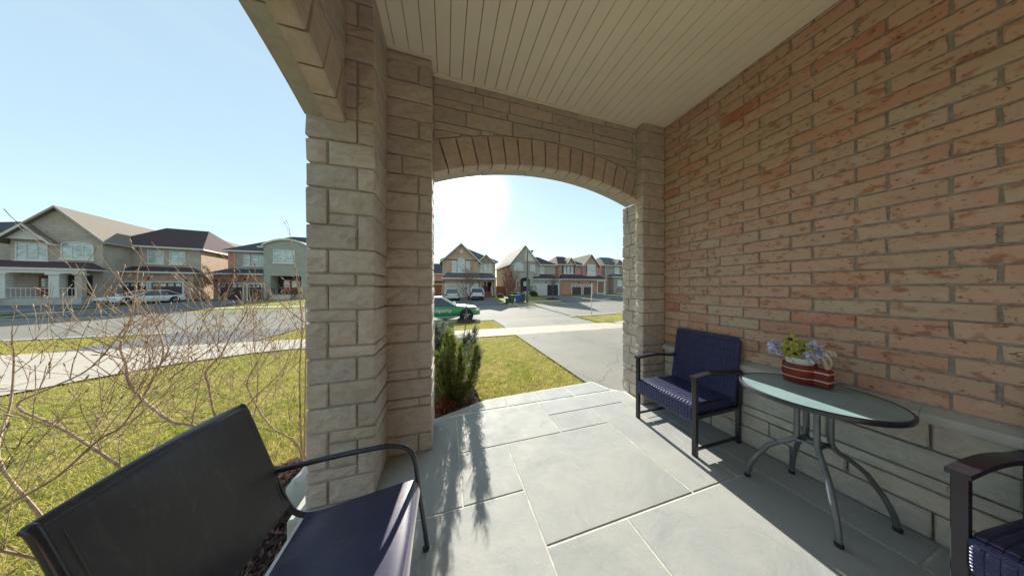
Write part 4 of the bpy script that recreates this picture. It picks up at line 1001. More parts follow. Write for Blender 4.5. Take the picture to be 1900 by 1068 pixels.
    def stairs(s, x0, x1, y0, zt, n=5, mat=CURB):
        h = zt/n
        for i in range(n): MB().box(x0, x1, y0-.28*(n-i), y0-.28*(n-i-1)-.002, 0, h*(i+1)).build('step', mat, s.r)
    def rail(s, P, z, h=.9, mat=TRIM, step=.22):
        (xa, ya, za), (xb, yb, zb) = P; m = MB(); n = max(2, int(math.dist((xa, ya), (xb, yb))/step))
        m.tube([(xa, ya, za+h), (xb, yb, zb+h)], .035, 6); m.tube([(xa, ya, za+.1), (xb, yb, zb+.1)], .03, 6)
        for i in range(n+1):
            k = i/n; m.tube([(xa+(xb-xa)*k, ya+(yb-ya)*k, za+(zb-za)*k+.02), (xa+(xb-xa)*k, ya+(yb-ya)*k, za+(zb-za)*k+h)], .05 if i in (0, n) else .014, 6)
        m.build('railing', mat, s.r)
    def column(s, x, y, z0, z1, r_=.15, mat=TRIM):
        MB().rock(x-r_, x+r_, y-r_, y+r_, z0, z1, .01, 0).box(x-r_*1.4, x+r_*1.4, y-r_*1.4, y+r_*1.4, z1-.15, z1-.001).box(x-r_*1.3, x+r_*1.3, y-r_*1.3, y+r_*1.3, z0+.001, z0+.2).build('column', mat, s.r)
    def pipe(s, x, z1, y=0): MB().box(x-.05, x+.05, y-.1, y-.003, .1, z1).build('downpipe', TRIM, s.r)

# C1: tan brick, tall front gable, two almond garage doors
h = House('tan brick house with tall pointed gable and two almond garage doors', (-.8, 36.5, -.1), 0)
h.w('tan', (.2, 6.0, 0, 11, 3.0, 6.15), (6.0, 8.9, .6, 11, 3.0, 6.15), (.2, 6.05, -.0, 11, 0, 3.0), (6.05, 6.3, .6, 3, 0, 3.0), (8.55, 8.9, .0, 3, 0, 3.0), (6.3, 8.9, 2.2, 11, 0, 3.0))
h.gable(.2, 6.0, 0, 8, 6.05, 8.85, 'tan', 'tan'); h.hip(.3, 8.9, .6, 11, 6.15, 9.1, 'grey', 4.0, 4.7, 5.0, fascia=TAUPE, ry1=7)
h.gable(6.0, 8.4, .35, 3.5, 6.15, 7.25, 'tan', 'tan', .2)
h.pent(.1, 6.1, -.9, 0, 3.15, 4.05, 'grey', True, False); h.pent(6.1, 9.0, -.3, .6, 3.15, 4.05, 'grey', False, True)
h.win(1.65, 2.4, 4.15, 5.95, 0, 2, 4); h.win(2.55, 3.7, 4.15, 6.0, 0, 2, 4, .45); h.win(3.85, 4.55, 4.15, 5.95, 0, 2, 4)
for a in (6.15, 6.92, 7.68): h.win(a, a+.65, 4.25, 5.8, .6 if a > 0 else 0, 2, 4)
MB().disc((3.15, -.06, 7.5), .26, 'y', .1, 16).build('gable_vent', TRIM, h.r)
h.garage(.7, 3.05, .0, 2.15, 0, DOORW); h.garage(3.35, 5.7, .0, 2.15, 0, DOORW); h.lamp(.42, 2.5); h.lamp(3.2, 2.55); h.lamp(5.9, 2.5)
h.w(CURB, (6.3, 8.55, .6, 2.2, 0, .95), name='porch_slab'); h.stairs(6.75, 8.1, .6, .95, 5, DOORR); h.rail([(6.72, -.8, .1), (6.72, .6, .95)], 0); h.rail([(8.14, -.8, .1), (8.14, .6, .95)], 0)
h.w(DARKIN, (6.32, 8.5, 2.15, 2.19, .95, 2.95), name='porch_shade_panel'); h.door(6.75, 7.95, .97, 3.0, 2.12, DOORR, 2)  # thin dark panel on the back wall stands in for the porch shade
h.column(6.45, .75, .95, 3.0, .1); h.column(8.4, .75, .95, 3.0, .1); h.w('tan', (6.3, 8.55, .6, .8, 2.6, 3.0), name='porch_lintel')
# C2: grey-beige stone, tall gable, projecting arched entry
h = House('grey-beige stone house with steep pale gable and arched entry porch behind the street lamp', (12.1, 41.5, -.06), 0)
h.w('side', (-.001, .3, .02, 12.6, 0, 6.6)); h.w('grey', (.3, 6.2, 0, 12.6, 0, 6.6), (6.2, 10.4, 1.2, 12.6, 0, 6.5), (4.3, 10.5, -.8, 1.2, 0, 3.25))
h.gable(0, 5.95, 0, 12.6, 6.55, 10.15, 'grey', 'tan', .35, 2.95); h.hip(5.9, 10.3, 1.2, 12.2, 6.5, 8.6, 'plum', 6.2, 8.0, 5)
MB().ext([(3.1, 6.95), (5.75, 6.95), (3.1, 9.85)], -.08, -.004, 'xz').build('gable_siding', TRIM, h.r)
MB().ext([(.7, 7.0), (1.0, 7.5), (1.7, 8.1), (2.4, 7.5), (2.75, 7.0)], -.07, -.003, 'xz').build('arched_gable_panel', TAUPE, h.r)
h.win(.75, 2.6, 4.85, 6.2, 0, 3, 3, .45); h.win(4.1, 5.2, 4.75, 6.2, 0, 2, 3); h.win(6.5, 7.8, 4.6, 6.1, 1.2, 2, 3)
h.w('grey', (.0, 1.6, -1.3, 0, 0, 4.65), (3.65, 4.3, -1.3, 0, 0, 4.65), (1.6, 3.65, -1.3, -.9, 3.6, 4.65), (.0, 4.3, -.9, 0, 3.6, 4.65), name='entry_block'); h.w(TAUPE, (-.1, 4.4, -1.4, 0, 4.66, 4.8), name='ledge')
m = MB(); n = 10
for i in range(n):
    x0 = 1.6+2.05*i/n; x1 = 1.6+2.05*(i+1)/n; f_ = lambda x: 3.0+.55*math.sqrt(max(0, 1-((x-2.625)/1.03)**2))
    m.ext([(x0, f_(x0)), (x1, f_(x1)), (x1, 3.6), (x0, 3.6)], -1.3, -.95, 'xz')
m.build('entry_arch', HB['grey'], h.r)
h.w(DARKIN, (1.6, 3.65, -.04, -.01, .9, 3.6), name='porch_shade_panel'); h.door(2.5, 3.5, .92, 3.1, -.08, DARKIN)  # dark sheet behind the entry arch, shade given as colour
h.w(CURB, (1.2, 4.2, -1.9, -.05, 0, .9), name='porch_slab'); h.stairs(1.9, 3.4, -1.9, .9, 5); h.rail([(-.4, -1.9, .9), (1.7, -1.9, .9)], 0, .9, BLKM); h.rail([(3.5, -1.9, .9), (4.6, -1.9, .9)], 0, .9, BLKM)
h.w(CURB, (-.5, 1.2, -1.95, -1.35, 0, .9), name='porch_base'); h.win(.45, .85, 1.2, 3.3, -1.3, 1, 4, 0, .06)
h.pent(4.2, 10.6, -1.1, 1.2, 3.35, 4.45, 'plum', False, True); h.garage(4.6, 7.0, .0, 2.2, -.8, DOORW); h.garage(7.5, 9.95, .0, 2.2, -.8, DARKIN, False); h.lamp(7.25, 2.6, -.8); h.lamp(4.4, 2.6, -.8)  # second door near-black, colour stands in for the unlit open garage
# C3: rose brick
h = House('rose-red brick house with plum roof and dark shutters, right of the street lamp', (24.4, 44.4, -.04), 0)
h.w('red', (.0, 11.6, .4, 12, 3.2, 6.9), (9.2, 11.6, 1.8, 12, 0, 3.2)); h.w('orange', (.1, 9.2, -.6, 12, 0, 3.4))
h.hip(0, 6.5, .4, 12, 6.9, 9.3, 'plum', 1.6, 3.6, 4.5, fascia=TRIM); h.gable(6.1, 10.5, .1, 9, 6.95, 9.5, 'tan', 'tan', .3)
h.hip(6.5, 11.6, 1.5, 12, 6.9, 9.0, 'plum', 8, 10, 5)
h.gable(1.5, 4.1, .0, 3.2, 6.9, 8.5, 'tan', 'tan', .15)
h.w('red', (6.1, 10.4, .1, .4, 3.2, 6.95), name='bay_wall')
for a in (1.3, 2.2, 3.1): h.win(a+.02, a+.72, 4.85, 6.45, .4, 1, 3)
MB().box(.9, 1.25, .33, .397, 4.8, 6.5).box(2.04, 2.20, .33, .397, 4.8, 6.5).box(2.96, 3.1, .33, .397, 4.8, 6.5).box(3.88, 4.2, .33, .397, 4.8, 6.5).build('shutter', SHUT, h.r)
h.w(TRIM, (7.1, 9.5, -.25, .1, 4.3, 4.9), (7.1, 9.5, -.25, .1, 6.75, 7.0), name='bay_trim'); h.win(7.15, 9.45, 4.9, 6.75, -.2, 3, 2, 0, .12)
h.pent(-.2, 11.9, -1.1, .4, 3.5, 4.6, 'plum'); h.garage(2.85, 5.25, 0, 2.2, -.6, DOORD); h.garage(5.85, 8.1, 0, 2.2, -.6, DOORD); h.lamp(4.6, 2.65, -.6); h.lamp(7.6, 2.65, -.6)
h.column(9.6, -.6, .3, 3.3, .12); h.column(11.6, -.6, .3, 3.3, .12); h.w(CURB, (9.3, 11.8, -.9, 1.8, 0, .3), name='porch_slab'); h.door(9.9, 10.9, .32, 2.5, 1.75, DARKIN); h.w(TRIM, (9.2, 11.8, -.75, -.45, 3.05, 3.33), name='porch_lintel')
# C4, C5
h = House('mauve-grey brick house with slate-grey roof next to the right stone pier', (38.9, 47, 0), 0)
h.w('mauve', (0, 11, 0, 12, 0, 7.3)); h.hip(0, 11, 0, 12, 7.3, 10.1, 'grey', 2.2, 5.5, 5); h.gable(2.2, 5.6, -.3, 3, 7.3, 8.9, 'mauve', 'grey', .2)
h.w('mauve', (1.2, 7, -1.6, 0, 0, 4.2), name='front_room'); h.pent(.6, 7.4, -1.9, 0, 4.3, 5.0, 'grey'); h.win(2.9, 4.4, 5.2, 6.8, -.0, 2, 3); h.win(6.6, 8.2, 5.2, 6.8, 0, 2, 3); h.win(2.3, 3.8, 2.0, 3.1, -1.6, 3, 2, .4)
h.pipe(.1, 7.0); h.rail([(1.0, -3, .3), (6.5, -3, .3)], 0, .9, BLKM); h.w(CURB, (.9, 7.5, -3.1, -1.62, 0, .3), name='porch_slab'); h.garage(7.6, 10.2, 0, 2.2, 0, DOORD)
h = House('distant grey house past the mauve-grey one, barely seen at the right pier', (53, 52, 0), 0)
h.w('grey', (0, 11, 0, 12, 0, 7.0)); h.hip(0, 11, 0, 12, 7.0, 10.0, 'navy', 3, 6, 5); h.win(1.5, 3.1, 5, 6.6); h.win(5.5, 7.2, 5, 6.6); h.garage(6, 8.6, 0, 2.2, 0, DOORD); h.garage(1.5, 4.1, 0, 2.2, 0, DOORD)
# C0 further away between pillar and tan house
h = House('distant dark-roofed brick house seen between the left pier and the tan brick house', (-6.5, 60, 0), 0)
h.w('red', (0, 9, 0, 10, 0, 5.2)); h.hip(0, 9, 0, 10, 5.2, 8.3, 'navy', 3, 6.5, 5); h.win(6.0, 7.6, 3.2, 4.8, 0); h.pent(.2, 9, -1.2, 0, 2.6, 3.3, 'plum'); h.w(TRIM, (7.9, 8.6, -.9, -.6, 0, 2.5), name='column'); h.door(6.6, 7.6, .1, 2.2, -.04)
# L3: sage stone with garage, right of it the round-topped tower
h = House('sage-grey stone house with round-topped front bay and brick garage, just left of the wide pillar', (-27.7, 39.6, -.05), 0)
h.w('orange', (-1.5, -.02, .3, 11, 0, 3.9), (-1.45, 3.82, -.9, .3, 0, 3.35), name='garage_wall'); h.w('sage', (0, 9.6, .3, 11, 0, 6.65)); h.w('red', (-.9, -.03, .35, 11, 3.9, 6.6), name='side_wall')
h.w('sage', (3.85, 8.9, -1.2, .3, 3.2, 7.2), (3.85, 4.6, -1.2, .3, 0, 3.2), (8.0, 8.9, -1.2, .3, 0, 3.2), name='front_bay')
m = MB(); nn = 14; P = [(3.85+5.05*i/nn, 7.2+1.0*math.sin(PI*i/nn)**.8*.95) for i in range(nn+1)]; m.ext(P, -1.2, .3, 'xz'); m.build('bay_top', HB['sage'], h.r)
m = MB()
for i in range(nn): a, b = P[i], P[i+1]; m.ext([(a[0]*1.04-.25, a[1]+.02), (b[0]*1.04-.25, b[1]+.02), (b[0]*1.04-.25, b[1]+.24), (a[0]*1.04-.25, a[1]+.24)], -1.45, .3, 'xz')
m.box(3.3, 3.9, -1.45, .3, 7.02, 7.2).box(8.85, 9.4, -1.45, .3, 7.02, 7.2); m.build('arched_fascia', TRIM, h.r)
h.hip(-.9, 9.6, .3, 11, 6.68, 9.9, 'navy', 3.5, 7.4, 5.2); h.win(.8, 1.5, 4.6, 6.15, .3, 1, 3); h.win(1.65, 3.0, 4.6, 6.15, .3, 2, 3); h.win(3.15, 3.78, 4.6, 6.15, .3, 1, 3); h.win(4.9, 7.3, 5.0, 6.8, -1.2, 3, 2)
h.pent(-1.9, 3.84, -1.3, .3, 3.45, 4.15, 'navy', True, False); h.garage(-.75, 1.5, 0, 2.05, -.9, DOORD); h.garage(2.05, 3.7, 0, 2.05, -.9, DOORD); h.lamp(-1.1, 2.4, -.9); h.lamp(1.78, 2.6, -.9)
h.w(DARKIN, (4.62, 7.98, .22, .28, .6, 3.2), name='porch_shade_panel'); h.door(5.2, 7.0, .62, 2.8, .16, DOORR, 2); h.w(CURB, (4.62, 7.98, -1.3, .2, 0, .6), name='porch_slab'); h.stairs(5.1, 7.4, -1.3, .6, 4); h.rail([(5.0, -2.3, 0), (5.0, -1.2, .6)], 0, .9, BLKM); h.rail([(7.5, -2.3, 0), (7.5, -1.2, .6)], 0, .9, BLKM)  # dark panel under the bay paints the shade of the porch
# L2: beige stone, plum hip roof, double garage
h = House('beige stone house with plum hip roof, two dark garage doors and white car in front', (-34.9, 36.8, .0), 13)
h.w('beige', (-1.0, 5.2, .0, 12, 0, 6.35)); h.w('side', (5.2, 5.24, .05, 12, 0, 6.0), name='side_wall'); h.w('tan', (-1.0, 5.1, -1.0, -.002, 0, 3.25), name='garage_wall')
h.hip(-1.2, 5.2, 0, 13, 6.4, 9.3, 'plum', .7, 4.3, 3.6, ry1=3.6); h.gable(1.5, 5.15, 4, 15, 6.45, 9.0, 'side', 'tan', .2)
h.win(1.25, 2.45, 4.35, 5.95, 0, 2, 4); h.win(2.85, 4.05, 4.35, 5.95, 0, 2, 4); h.pent(-1.3, 5.5, -1.4, 0, 3.35, 4.0, 'plum')
h.garage(-.45, 1.75, 0, 2.1, -1.0, DOORD); h.garage(2.1, 4.3, 0, 2.1, -1.0, DOORD); h.lamp(1.92, 2.5, -1.0); h.lamp(4.65, 2.4, -1.0); h.lamp(-.7, 2.4, -1.0)
# L1: large gabled beige house at far left
h = House('large beige stone house with broad tan gable and white-columned porch at the far left', (-34, 33.9, -.15), 13)
h.w('beige', (-4.8, 0, 0, 12, 0, 6.75), (-10.5, -4.8, .8, 12, 0, 6.75)); h.gable(-4.8, -.0, 0, 12.5, 6.75, 9.6, 'beige', 'tan', .35, -2.4, TAUPE)
h.hip(-10.5, -4.4, .8, 12, 6.75, 8.6, 'navy', -8, -6, 5)
h.gable(-4.9, -2.6, -.35, 3, 6.2, 7.6, TRIM, 'tan', .25); h.win(-4.55, -2.95, 4.2, 5.9, 0, 3, 2); h.win(-2.3, -.5, 4.5, 5.9, 0, 3, 2, .35); h.win(-9.5, -7.2, 4.2, 5.8, .8, 3, 2)
h.pent(-10.5, .3, -2.0, 0, 3.45, 4.2, 'plum'); h.w(TRIM, (-10.3, .1, -1.95, -1.6, 3.0, 3.33), name='porch_lintel')
for x in (-8.6, -3.8, -1.3): h.column(x, -1.75, .7, 3.0, .26)
h.column(-.1, -1.75, .7, 3.0, .2, HB['beige'])
h.w(CURB, (-10.3, .1, -2.0, -.02, 0, .7), name='porch_slab'); h.door(-3.4, -2.2, .72, 2.8, -.05, DOORR); h.w(DARKIN, (-1.9, -.6, -.06, -.01, .9, 2.9), name='side_window'); h.garage(-9.6, -7.0, .1, 2.3, .8, DOORD)
h.stairs(-5.6, -4.1, -2.0, .7, 4); h.rail([(-4.05, -3.1, 0), (-4.05, -2.0, .7)], 0); h.rail([(-5.65, -3.1, 0), (-5.65, -2.0, .7)], 0); h.rail([(-4.0, -1.95, .7), (-.2, -1.95, .7)], 0); h.rail([(-10, -1.95, .7), (-5.7, -1.95, .7)], 0)
h = House('dark-roofed neighbour house cut off by the left edge of the picture', (-46.5, 30.5, -.1), 18)
h.w('mauve', (-9, 0, 0, 12, 0, 6.4)); h.hip(-9, 0, 0, 12, 6.4, 8.8, 'navy', -6, -3, 5); h.win(-3.2, -1.2, 4.2, 5.8, 0, 3, 2); h.garage(-6.8, -4.2, 0, 2.2, 0, DOORD); h.pent(-8, .2, -1.2, 0, 3.1, 3.9, 'navy')

# backyard fences between houses
def fence(name, label, x0, x1, y, z, hgt, mt=WOODF):
    f_ = thing(name, label, 'fence', (x0, y, z)); n = int((x1-x0)/.16); m = None
    for i in range(n):
        MB().box(i*.16+.006, i*.16+.154, 0, .025, 0, hgt+random.uniform(-.015, .015)).build('board', mt, f_)
    MB().box(0, x1-x0, .026, .06, .4, .5).box(0, x1-x0, .026, .06, hgt-.4, hgt-.3).build('rail', mt, f_)
fence('wooden_fence', 'red-brown board fence left of the tan brick house', -5.5, -.75, 42, -.06, 2.0)
fence('wooden_fence', 'orange-brown board fence in the gap between the tan brick and the grey stone house', 8.2, 12.0, 44, -.06, 1.9)

# ------------------------------------------------------------------ cars
def car(label, loc, rz, L=4.6, W=1.85, Hh=1.65, suv=True, paint=PAINTW, upper=None, group=None, text=None):
    """faces +x, centre origin on the ground"""
    root = thing('parked_car', label, 'suv' if suv else 'car', loc, rz, group)
    hl, hw = L/2, W/2; zb = .32 if suv else .24; zbelt = (.62 if suv else .60)*Hh
    st = [(-hl, .50, .60*Hh, .80), (-hl+.08, zb+.06, zbelt*.97, .93), (-hl+.5, zb, zbelt, 1), (-hl*.35, zb, zbelt, 1), (hl*.25, zb, zbelt*.985, 1), (hl*.42, zb, zbelt*.97, .995), (hl-.75, zb, zbelt*.92, .98), (hl-.22, zb+.02, zbelt*.84, .93), (hl-.03, zb+.06, zbelt*.68, .82)]
    V = []; F = []; ring = 12
    for x, z0, z1, wf in st:
        w_ = hw*wf
        pr = [(w_*.90, z0), (w_*.99, z0+.10), (w_, z0+(z1-z0)*.45), (w_*.985, z0+(z1-z0)*.8), (w_*.93, z1-.015), (w_*.72, z1+.02)]
        for y, z in pr: V.append((x, y, z))
        for y, z in pr[::-1]: V.append((x, -y, z))
    n = len(st)
    for i in range(n-1):
        for k in range(ring): F.append((i*ring+k, i*ring+(k+1) % ring, (i+1)*ring+(k+1) % ring, (i+1)*ring+k))
    F += [tuple(range(ring)), tuple(range((n-1)*ring, n*ring))]
    MB().add(V, F).build('body', paint, root, True)
    # greenhouse
    x0, x1, x2, x3 = (-hl+.12, -hl+.50, hl*.02, hl*.42) if suv else (-hl+.35, -hl*.45, hl*.02, hl*.45)
    zt = Hh; wb, wt = hw*.93, hw*.74
    def ring_(z, xa, xb, w_): return [(xa, w_, z), (xb, w_, z), (xb, -w_, z), (xa, -w_, z)]
    zb2 = zbelt-.02
    MB().add(ring_(zb2, x0, x3, wb)+ring_(zt-.06, x1, x2, wt), [(0,1,2,3), (4,5,6,7), (0,1,5,4), (1,2,6,5), (2,3,7,6), (3,0,4,7)]).build('windows', CARGLASS, root)
    up = upper or paint
    m = MB(); m.add(ring_(zt-.065, x1-.04, x2+.05, wt+.012)+ring_(zt-.015, x1, x2, wt-.03)+ring_(zt, x1+.15, x2-.12, wt-.16), [(0,1,2,3), (8,9,10,11)]+[(a+k, a+(k+1) % 4, a+4+(k+1) % 4, a+4+k) for a in (0, 4) for k in range(4)])
    m.build('roof_panel', up, root, True)
    def pil(m, xb, xt):
        for sg in (-1, 1): m.tube([(xb, sg*(wb+.002), zb2), (xt, sg*(wt+.006), zt-.05)], .035, 6)
    m = MB(); pil(m, x0+.02, x1-.02); pil(m, x3-.03, x2+.02); xm = (x0+x3)/2-.05; pil(m, xm, xm+.02)
    if suv: pil(m, x0+.55, x1+.45)
    m.build('window_pillars', up, root)
    if upper:  # white bonnet over the coloured flanks
        V = []; F = []
        ss = [(hl*.30, zbelt*.99, .93), (hl*.55, zbelt*.975, .92), (hl-.55, zbelt*.92, .90), (hl-.2, zbelt*.86, .84)]
        for x, z, wf in ss:
            for k in range(7): s_ = -1+2*k/6; V.append((x, s_*hw*wf*.93, z+.045-.03*s_*s_))
        for i in range(3):
            for k in range(6): F.append((i*7+k, i*7+k+1, i*7+k+8, i*7+k+7))
        MB().add(V, F).build('bonnet', upper, root, True)
    wr = (.37 if Hh > 1.5 else .345) if suv else .33
    for x in (-hl*.60, hl*.64):
        for sg in (-1, 1):
            wh = MB().disc((x, sg*(hw-.10), wr), wr+.055, 'y', .215, 24).build('wheel_arch', RUBBER, root)
            y = sg*(hw-.085); ty = MB()
            ty.add(*(lambda pr: ([(x+r_*math.cos(2*PI*k/28), y+d_, wr+r_*math.sin(2*PI*k/28)) for r_, d_ in pr for k in range(28)], [(i*28+k, i*28+(k+1) % 28, ((i+1) % len(pr))*28+(k+1) % 28, ((i+1) % len(pr))*28+k) for i in range(len(pr)) for k in range(28)]))([(wr*.66, -.12), (wr*.95, -.12), (wr, -.09), (wr, .09), (wr*.95, .12), (wr*.66, .12)]))
            wo = ty.build('wheel', RUBBER, root, True)
            rm = MB().disc((x, y+sg*.04, wr), wr*.30, 'y', .13, 14)
            for k in range(5):
                a = 2*PI*k/5+.3; rm.tube([(x+wr*.2*math.cos(a), y+sg*.10, wr+wr*.2*math.sin(a)), (x+wr*.66*math.cos(a), y+sg*.09, wr+wr*.66*math.sin(a))], .035, 5)
            rm.build('rim', RIM, wo)
    for sg in (-1, 1):
        MB().rock(hl-.30, hl-.06, sg*hw*.82-.16, sg*hw*.82+.13, zbelt*.66, zbelt*.80, .02, 0).build('headlight', LAMPW, root)
        MB().rock(-hl-.012, -hl+.16, sg*hw*.80-.13, sg*hw*.80+.13, zbelt*.72, zbelt*.95, .02, 0).build('tail_light', LAMPR, root)
        MB().rock(x3-.22, x3-.05, sg*(hw+.08)-.09, sg*(hw+.08)+.09, zbelt+.02, zbelt+.16, .03, 0).build('wing_mirror', up, root)
        for xx in (hl*.22, -hl*.28): MB().box(xx-.006, xx+.006, sg*hw-.006, sg*hw+.004, zb+.12, zbelt-.05).build('door_seam', RUBBER, root)
    MB().box(hl-.20, hl-.005, -hw*.72, hw*.72, zb+.03, zb+.20).build('front_bumper', RUBBER, root)
    MB().box(-hl-.02, -hl+.2, -hw*.8, hw*.8, .36, .52).build('rear_bumper', RUBBER if suv else paint, root); MB().box(-hl-.014, -hl+.01, -.26, .26, .66, .80).build('licence_plate', TRIM, root)
    if text:
        cu = bpy.data.curves.new('lettering', 'FONT'); cu.body = text; cu.size = .32; cu.extrude = .004; cu.align_x = 'CENTER'
        o = bpy.data.objects.new('lettering', cu); col.objects.link(o); me = bpy.data.meshes.new_from_object(o); bpy.data.objects.remove(o)
        me.materials.append(PAINTW); o = bpy.data.objects.new('lettering', me); col.objects.link(o); o.parent = root
        o.location = (.04, -hw-.012, .56); o.rotation_euler = (R(90), 0, 0)
    return root
car('white-topped suv with green sides parked at the near kerb behind the sapling', (-.32, 14.0, -.465), 0, 4.55, 1.85, 1.44, True, PAINTG, PAINTW, text='Property')
car('white suv parked nose-in before the right almond garage door of the tan brick house', (3.95, 31.4, -.13), R(90), 4.5, 1.85, 1.6, True, PAINTW)
car('silver-white car parked before the left almond garage door of the tan brick house', (.75, 31.0, -.13), R(90), 4.5, 1.8, 1.5, False, PAINTS)
car('white sedan parked in the driveway of the beige stone house with plum roof', (-29.85, 32.6, -.14), R(-105), 4.9, 1.85, 1.42, False, PAINTW)

# ------------------------------------------------------------------ bins, lamp, sign
def bin_(label, loc, rz, mt, s_=1.0):
    b = thing('wheeled_bin', label, 'bin', loc, rz, 'wheeled bins set out by the road')
    m = MB(); a, c = .24*s_, .30*s_; H_ = .92*s_
    m.add([(-a,-a,0.06),(a,-a,.06),(a,a,.06),(-a,a,.06),(-c,-c,H_),(c,-c,H_),(c,c,H_),(-c,c,H_)], [(0,3,2,1),(4,5,6,7),(0,1,5,4),(1,2,6,5),(2,3,7,6),(3,0,4,7)]); m.build('bin_body', mt, b)
    MB().rock(-c-.03, c+.03, -c-.04, c+.05, H_+.003, H_+.08, .02, 0).build('lid', mt, b)
    for sg in (-1, 1): MB().disc((sg*(a+.03), a+.02, .11), .11, 'x', .05, 14).build('wheel', RUBBER, b)
    MB().tube([(-c*.7, c+.05, H_-.05), (-c*.7, c+.10, H_), (c*.7, c+.10, H_), (c*.7, c+.05, H_-.05)], .015, 6).build('handle', mt, b)
bin_('dark green wheeled bin at the kerb, left of the blue one', (7.20, 24.3, -.33), .2, BING)
bin_('blue recycling bin at the kerb beside the dark green bin', (8.05, 24.5, -.33), -.2, BINB)
bin_('small green box bin tucked in front of the kerbside green bin', (6.65, 24.0, -.34), .4, BING2, .6)
bin_('grey-green bin standing alone near the foot of the street lamp', (8.95, 25.7, -.29), .1, BING2, 1.1)
lp_ = thing('street_lamp', 'tall dark street lamp in front of the grey-beige stone house', 'street lamp', (9.65, 25.6, -.30))
MB().tube([(0,0,0), (0,0,1.2), (0,0,3.5), (0,0,6.35)], [.15, .13, .105, .075], 12).build('pole', POLE, lp_, True)
MB().tube([(0,0,6.2), (.25,0,6.36), (.55,0,6.44)], .03, 8).build('arm', POLE, lp_, True)
o = MB().lathe([(.05,.16), (.16,.12), (.20,.0), (.17,-.02)], (.62,0,6.36), 14).build('lamp_head', POLE, lp_, True)
MB().lathe([(.15,0), (.13,-.12), (.06,-.18)], (.62,0,6.335), 14).build('lens', LAMPW, o, True)
sp_ = thing('street_sign', 'thin galvanised sign post on the grass strip, right of the driveway mouth', 'sign', (9.15, 12.35, -.38), R(70))
MB().box(-.03, .03, -.02, .02, 0, 2.15).build('post', GALV, sp_)
o = MB().rock(-.15, .15, -.032, -.024, 1.70, 2.12, .003, 0).build('sign_plate', SIGNM, sp_)
MB().lathe([(.055, -.002), (.055, .002), (.095, .002), (.095, -.002)], n=20).build('parking_ring', SIGNR, o)
r_ = bpy.data.objects[-1] if False else [c for c in o.children][0]; r_.location = (0, -.038, 1.95); r_.rotation_euler = (R(90), 0, 0)
hyd = None

# ------------------------------------------------------------------ trees across and along the road
def tree(name, label, loc, H_, crown0, spread, r0, mt, seed, lv=4, cat='tree', multi=1):
    random.seed(seed); root = thing(name, label, cat, loc); tr = MB(); br = MB()
    def grow(p, d_, L, r_, lev):
        n = 4; P = [Vector(p)]; dd = Vector(d_).normalized()
        for i in range(n): dd = (dd+Vector((random.gauss(0,.09), random.gauss(0,.09), random.gauss(.05,.06)))).normalized(); P.append(P[-1]+dd*L/n)
        br.tube(P, [r_*(1-.5*i/n) for i in range(n+1)], 5, False)
        if lev <= 0: return
        for i in range(1, n+1):
            for _ in range(2 if i == n else 1):
                s_ = Vector((random.gauss(0,1), random.gauss(0,1), random.gauss(.3,.4))).normalized(); grow(P[i], dd*.8+s_*spread, L*random.uniform(.5,.75), r_*(1-.5*i/n)*.72, lev-1)
    for k in range(multi):
        lean = Vector((random.gauss(0, .18), random.gauss(0, .18), 1)) if multi > 1 else Vector((random.gauss(0, .02), random.gauss(0, .02), 1))
        T = [Vector((0,0,0))+lean*(H_*s_)*Vector((1,1,1)).length/1.732 for s_ in (0, .25, .5, .75, .95)]
        tr.tube(T, [r0, r0*.85, r0*.7, r0*.5, r0*.25], 8)
        m_ = 7
        for i in range(m_):
            s_ = crown0+(1-crown0)*i/m_; p = lean*(H_*s_*.95)
            for q in range(2):
                a = random.uniform(0, 2*PI); grow(p, Vector((math.cos(a), math.sin(a), .9)), H_*.26*(1.15-s_*.7), r0*.5*(1.2-s_), lv-2)
    tr.build('trunk', mt, root, True); br.build('crown', mt, root)
    return root
tree('bare_sapling', 'young bare sapling in a mulch ring on the grass strip by the green-sided suv', (1.06, 12.35, -.39), 3.05, .45, .75, .04, BARK2, 3, 4)
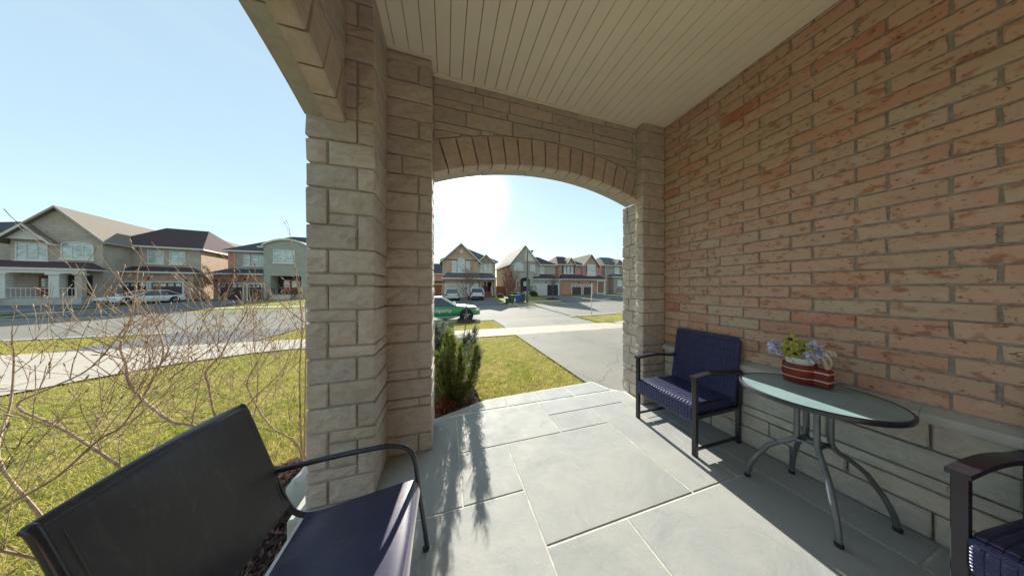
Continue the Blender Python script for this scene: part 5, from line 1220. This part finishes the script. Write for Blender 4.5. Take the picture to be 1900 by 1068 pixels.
MB().lathe([(.55, .0), (.50, .05), (.3, .09), (.05, .10)], n=20).build('mulch_ring', MULCH, bpy.data.objects['bare_sapling'], True)
tree('bare_tree', 'spreading bare tree in front of the garage of the tan brick house', (2.75, 26.5, -.28), 4.1, .45, .95, .07, BARKR, 9, 5)
tree('bare_tree', 'reddish vase-shaped bare tree in the gap between the tan and the grey house', (9.3, 31.0, -.20), 4.6, .15, .6, .06, BARKR, 12, 5, multi=3)
tree('bare_tree', 'small bare tree with mulch ring before the open garage of the grey stone house', (15.4, 30.0, -.20), 3.8, .42, .7, .06, BARK2, 15, 5)
MB().lathe([(1.0, .0), (.9, .08), (.4, .16), (.05, .18)], n=20).build('mulch_ring', MULCH, [o for o in bpy.data.objects if o.name.startswith('bare_tree')][-1], True)
tree('bare_tree', 'bare tree beside the garage of the beige stone house with plum roof', (-26.9, 36.8, -.05), 4.2, .25, .7, .06, BARKR, 19, 5, multi=2)
tree('bare_shrub', 'low bare shrub below the entry railing of the grey-beige stone house', (13.4, 38.6, -.06), 1.7, .1, .9, .03, BARKR, 22, 4, 'shrub', 4)
def bush(label, loc, r_, n, seed, mt=JUN1):
    g_ = np.random.default_rng(seed); root = thing('evergreen_bush', label, 'shrub', loc)
    d_ = g_.normal(size=(n, 3)); d_ /= np.linalg.norm(d_, axis=1)[:, None]; P = d_*r_*(g_.uniform(.5, 1, n)**.6)[:, None]*(1+.2*np.sin(d_[:, :1]*7)*np.cos(d_[:, 1:2]*6)); P[:, 2] = np.abs(P[:, 2])*1.1
    a = g_.normal(size=(n, 3))*r_*.10; b = g_.normal(size=(n, 3))*r_*.10; V = np.empty((n*3, 3)); V[0::3] = P; V[1::3] = P+a; V[2::3] = P+b
    bigmesh('foliage', V, np.arange(n*3).reshape(-1, 3), mt, root)
bush('dark rounded bush beside the stairs of the grey-beige stone house', (15.7, 38.7, -.06), .85, 3500, 1); bush('dark bush at the left foot of the entry stairs, grey-beige stone house', (12.2, 38.9, -.06), .6, 2500, 2)
bush('clipped green bush at the corner of the tan brick house porch', (8.5, 35.3, -.08), .6, 2500, 3, JUN2)
